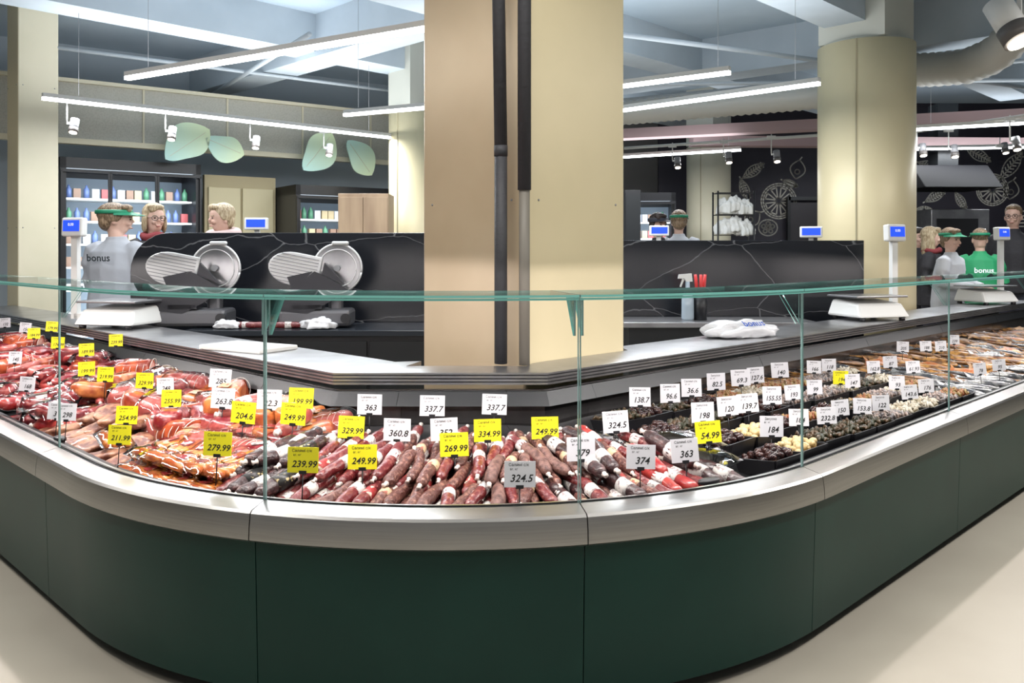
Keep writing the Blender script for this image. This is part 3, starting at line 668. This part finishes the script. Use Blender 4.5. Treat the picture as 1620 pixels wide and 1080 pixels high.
o=crumple('plastic_bag','crumpled white plastic carrier bag with blue lettering on the worktop',W(3.2,D(3.2)+.2,LZ+.005),.24,.13,.07,3,BAGW); o.rotation_euler=(0,0,.4)
part('bag_lettering',text('bonus',.07,M('blue_ink',(.02,.08,.4),.4),.001),o,(.02,-.10,.085),(-.9,0,.1))
crumple('plastic_bag','crumpled clear-white plastic bag on the back worktop',(-1.35,5.97,.925),.12,.08,.05,5,BAGW)
crumple('plastic_bag','small crumpled white bag by the slicer',(-2.0,5.97,.925),.09,.06,.04,9,BAGW)
g=top('spray_bottle','clear spray bottle with white trigger head','spray bottle',(bx(1088,6.75),6.75,.92)); part('bottle',B().tube([(0,0,0),(0,0,.01),(0,0,.10),(0,0,.14),(0,0,.155),(0,0,.19)],[.030,.036,.035,.024,.013,.013],16).mesh('bottle',M('blue_clear',(.35,.42,.48),.15)),g); part('trigger_head',B().prism([(-.055,.205),(-.05,.225),(.02,.23),(.025,.19),(-.01,.19),(-.02,.205)],-.012,.012).prism([(-.03,.205),(-.045,.165),(-.038,.163),(-.02,.20)],-.006,.006).mesh('trigger_head',WHITE),g); g.scale=(1.4,1.4,1.6)
g=top('utensil_holder','black holder with red-handled utensils','utensils',(bx(1108,6.75),6.75,.92)); part('cup',B().cyl((0,0,0),.05,.2,20).mesh('cup',BLACK),g)
for x,y in ((-.02,.0),(.02,.01),(.0,-.02)): part('red_handle',B().tube([(x,y,.1),(x*1.6,y,.28),(x*2,y,.36)],[.008,.014,.012],10).mesh('red_handle',M('red_handle',(.55,.03,.03),.35)),g)
for i in range(3): dup(T['red'],(-1.9+.15*i,5.98,.945),(0,0,rnd(-.2,.2)))
# ------------------------------------------------------------------ left back wall items
MESHB=M('perforated_beige',(.42,.41,.36),.5,col2=(.37,.36,.31),scale=60,lo=.45,hi=.6)
g=top('bulkhead_sign_band','beige perforated metal bulkhead band above the refrigerators','bulkhead',WL(0,0,0),ang)
part('perforated_sheet',B().box((2.3,0,3.0),(9.4,.06,.62)).mesh('perforated_sheet',MESHB),g)
part('band_trim',B().box((2.3,-.03,2.67),(9.4,.10,.06)).mesh('band_trim',CREAM),g); part('band_trim',B().box((2.3,-.03,3.33),(9.4,.10,.04)).mesh('band_trim',CREAM),g)
for i in range(9): part('vertical_rib',B().box((-2+.95*i,-.035,3.0),(.02,.02,.62)).mesh('vertical_rib',CREAM),g)
def leafmat():
    m=M('leaf_print',(.45,.7,.4),.5); nt=m.node_tree; L=nt.links.new
    tc=nd(nt,'ShaderNodeTexCoord'); gr=nd(nt,'ShaderNodeSeparateXYZ'); L(tc.outputs['Generated'],gr.inputs[0])
    r=nd(nt,'ShaderNodeValToRGB'); r.color_ramp.elements[0].color=(.46,.72,.68,1); r.color_ramp.elements[1].color=(.74,.86,.55,1)
    L(gr.outputs['X'],r.inputs[0]); L(r.outputs[0],nt.nodes['Principled BSDF'].inputs['Base Color']); return m
LEAF=leafmat()
def leaf(px,py,size,rot,flip=1):
    t=wlx(px,.25); q=WL(t,.25,0); d=q.y; z=hz(py,d)
    poly=[]; N=22
    for i in range(N):
        a=i/(N-1); poly.append(((a-.5)*size,flip*size*.30*math.sin(pi*a)**.7*(1+.35*math.sin(2.2*a))))
    for i in range(1,N-1):
        a=1-i/(N-1); poly.append(((a-.5)*size,-flip*size*.28*math.sin(pi*a)**.7*(1-.2*math.sin(6*a))))
    o=top('leaf_sign','translucent blue-green leaf-shaped hanging decoration','leaf decoration',(q.x,q.y,z),group='leaf decorations',rot=(0,rot,ang))
    part('leaf_blade',B().prism(poly,-.008,.008).mesh('leaf_blade',LEAF),o); part('leaf_vein',B().box((0,-.01,0),(size*.8,.004,.004)).mesh('leaf_vein',CREAM),o)
leaf(297,228,.62,-.65); leaf(356,232,.48,.35,-1); leaf(503,240,.62,-.9,-1); leaf(569,250,.55,.9)
SHELFM=M('fridge_interior',(.28,.34,.40),.5); LITE=M('fridge_led',(1,1,1),.5,emit=(.75,.88,1),es=5)
PRODM=[M('pr%d'%i,c,.4) for i,c in enumerate([(.40,.40,.44),(.08,.12,.26),(.28,.05,.05),(.34,.26,.14),(.06,.18,.10),(.42,.42,.42),(.18,.10,.06)])]
boxes=[]
for i,m in enumerate(PRODM):
    if i in(1,4): me=B().tube([(0,0,0),(0,0,.10),(0,0,.13),(0,0,.15)],[.032,.032,.012,.012],10).mesh('bottle',m)
    else: me=B().box((0,0,.055),(.075,.06,.11)).mesh('carton',m)
    boxes.append(me)
def fridge(loc,rz,w,h,dep,nd_,label,prods=True,fr=BLACK,en=26,dn=1.):
    g=top('glass_door_refrigerator',label,'refrigerator',loc,rz,group='glass-door refrigerators')
    b=B().box((0,dep-.02,h/2),(w,.04,h)).box((-w/2+.03,dep/2,h/2),(.06,dep,h)).box((w/2-.03,dep/2,h/2),(.06,dep,h)).box((0,dep/2,h-.06),(w,dep,.12)).box((0,dep/2,.12),(w,dep,.24))
    part('cabinet_body',b.mesh('cabinet_body',fr),g)
    part('interior_liner',B().box((0,dep-.06,h/2),(w-.12,.02,h-.36)).mesh('interior_liner',SHELFM),g)
    part('light_strip',B().box((0,.1,h-.14),(w-.14,.04,.02)).mesh('light_strip',LITE),g)
    ld=bpy.data.lights.new('fridge_light','AREA'); ld.shape='RECTANGLE'; ld.size=w-.2; ld.size_y=h-.5; ld.energy=en*w; ld.color=(.8,.9,1)
    l=bpy.data.objects.new('fridge_light',ld); l.parent=g; l.location=(0,.06,h/2); l.rotation_euler=(pi/2,0,0); LINK(l)
    ns=8
    for i in range(ns):
        z=.26+i*(h-.45)/ns
        part('shelf',B().box((0,dep/2+.05,z),(w-.13,dep-.2,.02)).mesh('shelf',WHITE),g)
        if prods and z>1.1:
            x=-w/2+.12
            while x<w/2-.10:
                me=random.choice(boxes); q=Matrix.Rotation(rz,4,'Z')@Vector((x,.26,z+.011)); 
                top('carton' if me.name.startswith('carton') else 'bottle','small packaged grocery item on a refrigerator shelf','groceries',Vector(loc)+q,rz,'refrigerator groceries',me); x+=rnd(.08,.10)*dn
    dw=w/nd_
    for i in range(nd_):
        x=-w/2+dw*(i+.5)
        dr=part('glass_door',B().box((-dw/2+.012,-.02,h/2),(.02,.03,h-.3)).box((dw/2-.012,-.02,h/2),(.02,.03,h-.3)).box((0,-.02,h-.15),(dw,.03,.03)).box((0,-.02,.2),(dw,.03,.04)).mesh('door_frame',fr),g,(x,0,0))
        part('door_handle',B().cyl((dw/2-.05,-.05,h*.4),.01,.4,8).mesh('door_handle',STEEL2),dr)
def onwall(px0,px1,off):
    t0,t1=wlx(px0,off),wlx(px1,off); return (t0+t1)/2,t1-t0
t,w_=onwall(95,318,0); fridge(WL(t,0,0),ang,w_,2.5,.7,3,'wide dark-framed glass-door refrigerator with lit shelves',en=32)
t,w_=onwall(468,617,.5); fridge(WL(t,.5,0),ang,w_,2.28,.7,2,'black glass-door refrigerator beside the wooden cabinet',en=16)
t,w_=onwall(322,434,-.2)
g=top('door_1','','',WL(t,-.2,0),ang,kind='structure'); 
part('door_frame',B().box((0,0,1.2),(w_,.08,2.4)).mesh('door_frame',M('door_frame_beige',(.36,.30,.17),.5)),g)
for sx in (-1,1):
    part('door_leaf',B().box((sx*w_*.235,-.05,1.15),(w_*.44,.05,2.2)).mesh('door_leaf',M('door_beige',(.48,.42,.26),.45)),g,bevel=.006); part('door_handle',B().box((sx*.08,-.09,1.1),(.03,.03,.3)).mesh('door_handle',STEEL2),g)
WOOD=M('light_oak',(.34,.24,.15),.5,col2=(.24,.16,.10),scale=5,stretch=(1,1,.15))
dd=9.3; wx=bx(619,dd)-bx(541,dd)
g=top('wooden_cabinet','tall light oak cabinet standing before the refrigerator','cabinet',(bx(580,dd),dd,0),.0); zc=hz(308,dd)
part('carcass',B().box((0,0,zc/2),(wx,.42,zc)).mesh('carcass',WOOD),g,bevel=.005)
for sx in (-1,1): part('cabinet_door',B().box((sx*wx*.245,-.22,zc/2),(wx*.48,.02,zc-.08)).mesh('cabinet_door',WOOD),g,bevel=.003)
fridge((bx(1028,12.0),12.0,0),-.1,.72,2.3,.6,1,'dark glass-door refrigerator with a lit interior')
g=top('dark_cabinet','tall slim black cabinet by the service area','cabinet',(bx(997,9.0),9.0,0)); part('carcass',B().box((0,0,1.05),(.16,.4,2.1)).mesh('carcass',BLACK),g,bevel=.004); part('cabinet_door',B().box((0,-.21,1.05),(.15,.02,2.0)).mesh('cabinet_door',DGREY),g)
def spot(px,py,d,sc_=1.,tilt=.3,yaw=0,lbl='white cylindrical track spotlight with dark rim',tz=2.83):
    z=hz(py,d); g=top('track_spotlight',lbl,'spotlight',(bx(px,d),d,z),yaw,group='track spotlights')
    if tz: part('mount',B().cyl((-.07*sc_,0,.04),.007,max(.1,tz-z),8).box((-.035*sc_,0,.03),(.07*sc_,.012,.02)).box((-.07*sc_,0,tz-z),(.10,.03,.04)).mesh('mount',WHITE),g)
    else: part('mount',B().box((0,0,.17*sc_),(.05*sc_,.03,.10*sc_)).box((.05*sc_,0,.06*sc_),(.01,.03,.2*sc_)).mesh('mount',WHITE),g)
    h=part('lamp_head',B().cyl((0,0,-.04*sc_),.042*sc_,.12*sc_,24).mesh('lamp_head',GREY if tz else WHITE),g,rot=(tilt,0,0))
    part('dark_rim',B().cyl((0,0,-.065*sc_),.045*sc_,.05*sc_,24).mesh('dark_rim',M('bronze_rim',(.10,.09,.085),.4)),h)
    part('lens',B().cyl((0,0,-.071*sc_),.036*sc_,.008,24).mesh('lens',SPOTE),h)
for px,py,d in ((117,200,7.7),(272,212,8.3),(405,226,9.0),(521,238,9.7)): spot(px,py,d,.9,-.3)
for px,py,d in ((1072,258,11),(1153,250,10.6),(1229,248,10.2),(1460,238,9.6),(1510,240,9.6),(1608,228,8.8),(1590,235,11)): spot(px,py,d,.95,-.3,0,'grey track spotlight with warm lens')
spot(1597,38,5.6,2.2,-.5,.5,'large white cylindrical ceiling spotlight',None)
g=top('lighting_track','white ceiling lighting track','track',(0,0,0)); part('rail',B().tube([(bx(988,11.4),11.4,2.85),(bx(1300,10),10,2.83)],.02,6).mesh('rail',WHITE),g); part('rail',B().tube([(bx(1440,9.9),9.9,2.85),(bx(1640,8.6),8.6,2.85)],.02,6).mesh('rail',WHITE),g)
DUCT=M('duct_metal',(.50,.49,.45),.5,.1)
def duct(name,label,pts,r,ribs=True,mat=DUCT):
    pts=[Vector(p) for p in pts]; P=[];Rr=[]
    for i in range(len(pts)-1):
        n=max(2,int((pts[i+1]-pts[i]).length/.045)) if ribs else 2
        for k in range(n): P.append(pts[i].lerp(pts[i+1],k/n)); Rr.append(r*(1.04 if (len(P)%2) else .93) if ribs else r)
    P.append(pts[-1]); Rr.append(r); return top(name,label,'duct' if r>.06 else 'pipe',mesh=B().tube(P,Rr,20).mesh(name,mat))
duct('ventilation_duct','large corrugated silver ventilation duct under the ceiling',[(bx(1400,9.2),9.2,hz(112,9.2)),(bx(1480,8.7),8.7,hz(110,8.7)),(bx(1530,8.4),8.4,hz(105,8.4)),(bx(1572,8.1),8.1,hz(88,8.1)),(bx(1605,7.9),7.9,hz(58,7.9)),(bx(1640,7.7),7.7,hz(15,7.7))],.17)
duct('ventilation_duct','long horizontal spiral ventilation duct',[(bx(930,10.5),10.5,3.13),(bx(1320,9.0),9.0,3.12)],.14)
for i,(a,c,r) in enumerate((((-1.9,8,3.5),(-4.5,12,3.5),.025),((1,8,3.5),(6.4,10.6,3.5),.025),((1.2,11,3.4),(7,7.6,3.4),.02),((1,9.4,3.3),(8,9.0,3.3),.02),((-4.6,8.6,3.52),(-.6,11.6,3.52),.02))):
    duct('ceiling_conduit','thin grey conduit running under the ceiling',[a,c],r,False,M('conduit',(.38,.42,.45),.6))
# ------------------------------------------------------------------ mural line art
LINEM=M('chalk_white',(.55,.52,.46),.7)
def ribbon(b,pts,w=.022,closed=False):
    n=len(pts)
    for i in range(n if closed else n-1):
        a=Vector((pts[i][0],0,pts[i][1])); c=Vector((pts[(i+1)%n][0],0,pts[(i+1)%n][1])); t=(c-a)
        if t.length<1e-6: continue
        t.normalize(); s=Vector((-t.z,0,t.x))*w/2; a-=t*w*.3; c+=t*w*.3
        b.add([a-s,a+s,c+s,c-s],[(0,1,2,3)])
def circ(r,n=28,cx=0,cz=0,k=1.): return [(cx+r*math.cos(2*pi*i/n),cz+k*r*math.sin(2*pi*i/n)) for i in range(n)]
def draw(kind,px,py,sz,rot=0):
    b=B(); y=14.548
    if kind=='citrus':
        ribbon(b,circ(sz),closed=True); ribbon(b,circ(sz*.88),closed=True)
        for i in range(8):
            a=i*pi/4; m=.17; ribbon(b,[(sz*.15*math.cos(a+.39),sz*.15*math.sin(a+.39)),(sz*.78*math.cos(a+m),sz*.78*math.sin(a+m)),(sz*.78*math.cos(a+.785-m),sz*.78*math.sin(a+.785-m))],closed=True)
    if kind=='leaf':
        P=[(-sz+2*sz*i/12,sz*.38*math.sin(pi*i/12)) for i in range(13)]+[(sz-2*sz*i/12,-sz*.38*math.sin(pi*i/12)) for i in range(1,12)]
        ribbon(b,P,closed=True); ribbon(b,[(-sz*1.2,0),(sz,0)])
        for i in range(-3,4): ribbon(b,[(i*sz*.22,0),(i*sz*.22+sz*.15,sz*.22)]); ribbon(b,[(i*sz*.22,0),(i*sz*.22+sz*.15,-sz*.22)])
    if kind=='pear':
        ribbon(b,[( sz*(.45+.2*math.cos(t*2)) *math.cos(t),sz*.8*math.sin(t)) for t in [i*2*pi/26 for i in range(26)]],closed=True); ribbon(b,circ(sz*.2,14,0,-sz*.2),closed=True); ribbon(b,[(0,sz*.8),(sz*.15,sz*1.1)])
    if kind=='tomato':
        ribbon(b,circ(sz,26,0,0,.85),closed=True); 
        for i in range(5): a=i*2*pi/5+.3; ribbon(b,circ(sz*.2,10,sz*.5*math.cos(a),sz*.45*math.sin(a)),closed=True)
        ribbon(b,circ(sz*.14,10),closed=True)
    if kind=='box':
        ribbon(b,[(-sz,-sz*.7),(sz,-sz*.7),(sz*.8,sz*.6),(-sz*.8,sz*.6)],closed=True)
        for i in range(1,4): ribbon(b,[(-sz*.9,-sz*.7+i*sz*.3),(sz*.9,-sz*.7+i*sz*.3)])
    top('mural_drawing','white chalk-style line drawing of food on the dark wall','wall drawing',(bx(px,y),y,hz(py,y)),group='mural drawings',mesh=b.mesh('mural_drawing',LINEM),rot=(0,rot,0))
for a in (('citrus',1232,318,.30,0),('leaf',1192,270,.22,-.6),('pear',1262,268,.2,.2),('leaf',1178,300,.2,1.2),('box',1268,352,.17,.2),('tomato',1215,360,.16,0),('leaf',1250,290,.14,.4),('pear',1190,345,.2,.9),
  ('leaf',1600,262,.30,-.9),('citrus',1570,300,.27,0),('leaf',1548,245,.24,.5),('pear',1600,300,.2,.2),('leaf',1470,262,.2,.3),('tomato',1500,250,.17,0),('leaf',1480,310,.2,-.5),('citrus',1462,345,.2,0),('leaf',1520,318,.18,1.),('box',1612,345,.2,0)): draw(*a)
g=top('extractor_hood','black steel kitchen extractor hood','extractor hood',(bx(1492,12.5),12.5,hz(300,12.5))); part('canopy',B().add([(-.5,-.5,0),(.6,-.5,0),(.6,.5,0),(-.5,.5,0),(-.5,-.1,.35),(.6,-.1,.35),(.6,.5,.35),(-.5,.5,.35)],[(0,1,2,3),(4,5,6,7),(0,1,5,4),(1,2,6,5),(2,3,7,6),(3,0,4,7)]).mesh('canopy',M('hood_black',(.005,.005,.006),.7,spec=.1)),g,bevel=.01); part('flue',B().box((.1,.2,.8),(.3,.3,.95)).mesh('flue',DGREY),g)
g=top('steel_oven','stainless steel and black convection oven on a stand','oven',(bx(1500,12.8),12.8,0)); part('stand',B().box((0,0,.5),(.85,.7,1.0)).mesh('stand',DGREY),g); part('oven_body',B().box((0,0,1.55),(.85,.7,1.08)).mesh('oven_body',STEEL2),g,bevel=.01); part('oven_window',B().box((-.05,-.36,1.6),(.6,.02,.7)).mesh('oven_window',BLACK),g); part('oven_handle',B().cyl((.33,-.40,1.3),.012,.5,8).mesh('oven_handle',STEEL),g)
g=top('door_2','','',(bx(1278,14.5),14.48,0),kind='structure'); part('door_leaf',B().box((0,0,1.15),(.62,.08,2.3)).mesh('door_leaf',M('dark_door',(.03,.025,.03),.4)),g); part('door_frame',B().box((-.34,-.01,1.2),(.05,.1,2.4)).box((.34,-.01,1.2),(.05,.1,2.4)).box((0,-.01,2.37),(.7,.1,.06)).mesh('door_frame',DGREY),g)
g=top('rear_counter','dark service counter with steel top in the kitchen area','counter',(bx(1530,11.7),11.7,0),.0); part('cabinet',B().box((0,0,.5),(2.6,.5,1.0)).mesh('cabinet',BLACK),g); part('counter_top',B().box((0,0,1.03),(2.7,.56,.05)).mesh('counter_top',STEEL2),g)
g=top('wire_rack','black wire rack on the service side','rack',(bx(1160,9.6),9.6,0))
b=B(); z1=hz(303,9.6)
for x in (-.2,.2):
    for y in (-.12,.12): b.cyl((x,y,0),.01,z1,8)
for z in [1.0,1.3,hz(372,9.6),hz(340,9.6),z1-.02]: 
    for k_ in range(5): b.box((0,-.12+.06*k_,z),(.4,.006,.006))
    b.box((-.2,0,z),(.008,.24,.008)).box((.2,0,z),(.008,.24,.008))
part('wire_frame',b.mesh('wire_frame',BLACK),g)
for i,(px,py) in enumerate(((1147,330),(1162,326),(1177,331),(1146,362),(1162,358),(1178,364))):
    o=crumple('chef_hat','puffy white cloth chef hat on the wire rack',(bx(px,9.55),9.55,hz(py,9.55)-.06),.10,.08,.12,30+i,M('white_cloth',(.68,.68,.66),.8)); o['category']='hat'; o['group']='chef hats on the rack'
# ------------------------------------------------------------------ people
def tb(b,pts,rad,**k): return b.tube(pts,rad,12,**k)
def remesh(o,v,it=2):
    m=o.modifiers.new('remesh','REMESH'); m.mode='VOXEL'; m.voxel_size=v; m.use_smooth_shade=True
    if it: m2=o.modifiers.new('smooth','SMOOTH'); m2.iterations=it; m2.factor=.5
def person(px,d,ytop,face,label,shirt,pants,hair,style='short',arms='rest',visor=None,glasses=False,headyaw=0.,lean=0.,scarf=None,hood=None):
    ztop=hz(ytop,d); kk=ztop/1.79
    g=top('person',label,'person',(bx(px,d),d,0),face,group=None); g.scale=(kk,kk,kk)
    HM=Matrix.Translation((0,-lean,0))@Matrix.Rotation(headyaw,4,'Z')
    sh=[(sx*.17,-lean*.8,1.40) for sx in(-1,1)]
    A={'rest':[((sx*.235,.03,1.13),(sx*.17,-.24,1.06)) for sx in(-1,1)],
       'down':[((sx*.22,.03,1.12),(sx*.20,-.04,.86)) for sx in(-1,1)],
       'chin':[((-.23,-.02,1.15),(-.03,-.22,1.36)),((.235,.0,1.13),(.05,-.24,1.12))],
       'work':[((sx*.25,-.04,1.17),(sx*.10,-.34,1.12)) for sx in(-1,1)]}[arms]
    b=B(); up=(0,1,0)
    tb(b,[(0,0,.84),(0,0,.95),(0,0,1.08),(0,-lean*.4,1.24),(0,-lean*.8,1.37),(0,-lean*.9,1.44)],[(.15,.10),(.165,.115),(.14,.10),(.165,.115),(.165,.10),(.07,.065)],up=up)
    tb(b,[(0,-lean*.8,1.40),(0,-lean+.012,1.56)],[.056,.05],up=up)
    hz_=[1.515,1.535,1.57,1.61,1.65,1.69,1.73,1.755]; hr=[(.03,.03),(.047,.058),(.062,.078),(.071,.090),(.076,.097),(.076,.097),(.056,.074),(.02,.03)]
    tb(b,[(0,-.012 if z<1.56 else .0,z) for z in hz_],hr,up=up,mx=HM)
    b.tube([(0,-.085,1.655),(0,-.105,1.615),(0,-.09,1.602)],[.009,.014,.010],8,mx=HM)
    for sx in (-1,1):
        b.ell((sx*.077,.01,1.625),(.012,.02,.032),mx=HM,nu=8,nv=6); b.ell((sx*.033,-.078,1.605),(.02,.02,.018),mx=HM,nu=8,nv=6)
        b.ell((0,-.088,1.572),(.024,.012,.010),mx=HM,nu=8,nv=6)
        tb(b,[(sx*.085,0,.92),(sx*.09,-.01,.5),(sx*.09,.02,.09)],[.085,.055,.038],up=up)
        b.tube([(sx*.09,.05,.045),(sx*.09,-.06,.045),(sx*.10,-.17,.03)],[(.035,.04),(.042,.04),(.03,.02)],10)
    for i,sx in enumerate((-1,1)):
        e,w=Vector(A[i][0]),Vector(A[i][1]); tb(b,[sh[i],e,w],[.048,.038,.026])
        dr=(w-e).normalized(); sd=dr.cross(Vector((0,0,1))); sd=sd.normalized() if sd.length>.1 else Vector((1,0,0)); nn=sd.cross(dr)
        b.tube([w,w+dr*.03,w+dr*.085],[(.024,.02),(.038,.015),(.038,.013)],10)
        for f in range(4):
            o0=w+dr*.08+sd*(f-1.5)*.020; ln=(.066,.076,.072,.056)[f]
            b.tube([o0,o0+dr*ln*.5,o0+dr*ln*.85-nn*.018,o0+dr*ln-nn*.035],[.009,.0088,.008,.007],7)
        t0=w+dr*.03-sd*sx*.03; b.tube([t0,t0+dr*.03-sd*sx*.022,t0+dr*.055-sd*sx*.026],[.011,.010,.008],7)
    bo=part('body',b.mesh('body',SKIN),g); remesh(bo,.008,2)
    b=B(); tb(b,[(0,0,.82),(0,0,.95),(0,0,1.08),(0,-lean*.4,1.24),(0,-lean*.8,1.38),(0,-lean*.9,1.465)],[(.21,.16),(.215,.165),(.20,.152),(.212,.158),(.205,.135),(.09,.085)],up=up)
    tb(b,[(0,-lean*.9,1.44),(0,-lean*.95+.005,1.505)],[(.085,.08),(.068,.066)],up=up)
    for i in (0,1):
        e,w=Vector(A[i][0]),Vector(A[i][1]); s0=Vector(sh[i]); tb(b,[s0-Vector((s0.x*.3,0,-.02)),s0,s0.lerp(e,.5),e,e.lerp(w,.5),e.lerp(w,.93)],[.06,.080,.074,.066,.056,.046])
    so=part('shirt',b.mesh('shirt',shirt),g); remesh(so,.012,2)
    b=B(); tb(b,[(0,0,.80),(0,0,.96)],[(.17,.12),(.175,.125)],up=up)
    for sx in (-1,1): tb(b,[(sx*.085,0,.9),(sx*.09,-.01,.5),(sx*.09,.02,.10)],[.10,.078,.062],up=up)
    po=part('trousers',b.mesh('trousers',pants),g); remesh(po,.016,2)
    for sx in(-1,1): part('shoe',B().tube([(sx*.09,.06,.04),(sx*.09,-.06,.045),(sx*.10,-.19,.03)],[(.042,.04),(.048,.045),(.035,.03)],10).mesh('shoe',BLACK),g)
    b=B()
    if style=='crop':
        b.ell((0,.02,1.69),(.086,.102,.086),mx=HM); b.ell((0,-.055,1.733),(.06,.04,.024),mx=HM)
    else:
        b.ell((0,.024,1.688),(.094,.108,.094),mx=HM); b.ell((0,.062,1.62),(.080,.058,.075),mx=HM); b.ell((-.012,-.060,1.735),(.074,.044,.032),mx=HM); b.ell((-.04,-.075,1.712),(.034,.022,.022),mx=HM)
        for sx in(-1,1): b.ell((sx*.079,.015,1.655),(.016,.05,.042),mx=HM)
        if style=='bob':
            b.ell((0,.06,1.59),(.09,.058,.09),mx=HM)
            for sx in(-1,1): b.ell((sx*.084,.005,1.60),(.020,.052,.085),mx=HM)
        if style=='long':
            b.ell((0,.07,1.53),(.09,.05,.15),mx=HM)
            for sx in(-1,1): b.ell((sx*.084,.015,1.54),(.022,.048,.14),mx=HM)
    ho=part('hair',b.mesh('hair',hair),g); remesh(ho,.007,2)
    for sx in(-1,1): part('eye',B().ell((sx*.03,-.089,1.64),(.011,.006,.006),mx=HM,nu=8,nv=6).mesh('eye',EYE),g)
    part('mouth',B().ell((0,-.097,1.571),(.020,.006,.004),mx=HM,nu=8,nv=6).mesh('mouth',LIP),g)
    for sx in(-1,1): part('eyebrow',B().tube([HM@Vector((sx*.015,-.093,1.658)),HM@Vector((sx*.048,-.082,1.660))],.0035,6).mesh('eyebrow',hair),g)
    if glasses:
        b=B()
        for sx in (-1,1):
            b.tube([HM@Vector((sx*.034+.026*math.cos(t),-.104,1.638+.02*math.sin(t))) for t in [i*2*pi/16 for i in range(17)]],.0025,6,up=(0,1,0)); b.tube([HM@Vector((sx*.06,-.10,1.642)),HM@Vector((sx*.082,.01,1.645))],.0025,6)
        b.tube([HM@Vector((-.010,-.106,1.64)),HM@Vector((.010,-.106,1.64))],.0025,6)
        part('glasses',b.mesh('glasses',BLACK),g)
    if visor:
        b=B(); b.tube([HM@Vector((.100*math.cos(t),.018+.117*math.sin(t),1.700)) for t in [i*2*pi/30 for i in range(31)]],[(.006,.016)]*31,8)
        vs=[];n=14
        for i in range(n+1):
            a=-pi+pi*i/n; vs+=[(.098*math.cos(a),.01+.110*math.sin(a),1.70),(.112*math.cos(a),.01+.200*math.sin(a),1.672)]
        b.add(vs,[(2*i,2*i+1,2*i+3,2*i+2) for i in range(n)],0,True,HM)
        part('visor_cap',b.mesh('visor_cap',visor),g)
    if scarf: part('scarf',B().tube([(.085*math.cos(t),-lean*.9+.085*math.sin(t),1.48+.01*math.sin(3*t)) for t in [i*2*pi/20 for i in range(21)]],.035,8).mesh('scarf',scarf),g)
    if hood:
        b=B().tube([(.115*math.cos(t),-lean*.9+.02+.105*math.sin(t),1.50+.02*math.sin(t)) for t in [i*2*pi/20 for i in range(21)]],.05,10); h_=part('hood',b.mesh('hood',hood),g); remesh(h_,.012,2)
    return g,kk
GS=M('grey_sweatshirt',(.36,.375,.41),.8,bump=.5,bscale=9); DK=M('dark_trousers',(.02,.02,.03),.8); DC=M('dark_coat',(.022,.02,.024),.7,bump=.3)
GV=M('green_visor',(.01,.20,.10),.5); PK=M('pale_pink_coat',(.54,.41,.39),.7,bump=.5,bscale=12); BL=M('blonde_hair',(.50,.40,.26),.5,col2=(.28,.20,.11),scale=30,bump=.8,bscale=40,stretch=(3,3,.7)); LB=M('light_brown_hair',(.28,.19,.115),.5,col2=(.12,.075,.04),scale=30,bump=.8,bscale=40,stretch=(3,3,.7)); DB=M('dark_brown_hair',(.03,.018,.014),.5,bump=.5,bscale=60)
GRN=M('green_tshirt',(.01,.24,.09),.7,bump=.3,bscale=10); RS=M('red_scarf',(.22,.03,.035),.8); LG=M('light_grey_top',(.50,.51,.54),.8,bump=.3,bscale=10)
g,kk=person(185,7.3,318,2.8,'person in grey sweatshirt and green visor standing back-turned',GS,DK,LB,'short','rest',GV,headyaw=-.95)
g.scale=(kk*1.22,kk*1.12,kk)
part('sweatshirt_lettering',text('bonus',.08,M('dark_ink',(.02,.03,.035),.6),.0014),g,(.0,.172,1.33),(.06,0,pi))
person(243,8.0,318,.75,'person with blonde bob and glasses, hand raised to chin',DC,DK,BL,'bob','chin',None,True,0,.02,RS)
person(360,8.2,319,-.45,'person with short blonde hair in pale pink coat looking down',PK,DK,BL,'short','work',None,False,-.4,.08,None,PK)
person(1074,11.0,330,2.7,'person in light grey top and green visor turned away',LG,DK,LB,'short','work',GV,False,.3)
person(1042,10.0,334,.4,'person with dark cap and dark top beside a colleague',DC,DK,DB,'short','rest',M('dark_cap',(.03,.03,.04),.6))
person(1450,11.0,357,.3,'person with dark hair in a dark coat at the counter',DC,DK,DB,'long','rest')
person(1474,10.3,356,.9,'person with blonde hair in dark jacket and patterned scarf',DC,DK,BL,'long','rest',None,False,.3,0,RS)
person(1499,9.2,358,.7,'person in grey sweatshirt and green visor at the counter',LG,DK,LB,'short','work',GV,False,-.3,.04)
g,kk=person(1553,9.7,358,2.9,'person in green t-shirt bending slightly over the counter',GRN,DK,LB,'crop','work',GV,False,0,.08)
part('shirt_lettering',text('bonus',.085,INKW,.0014),g,(.02,.168,1.28),(.05,0,pi))
person(1603,10.6,320,-.7,'person with short brown hair and glasses in dark jacket',DC,DK,LB,'crop','down',None,True)
# ------------------------------------------------------------------ world + camera
w=bpy.data.worlds.new('world'); sc.world=w; w.use_nodes=True; bg=w.node_tree.nodes['Background']; bg.inputs[0].default_value=(.9,.93,1,1); bg.inputs[1].default_value=.25
cam=bpy.data.cameras.new('camera'); co=bpy.data.objects.new('camera',cam); LINK(co); sc.camera=co
cam.sensor_width=36; cam.lens=36*F/1620; cam.shift_y=-140/1620; co.location=(0,0,H); co.rotation_euler=(pi/2,0,0)
cam.clip_start=.05
for o in list(T.values()):
    if o.location.z<-1:
        for ch in list(o.children): bpy.data.objects.remove(ch)
        bpy.data.objects.remove(o)
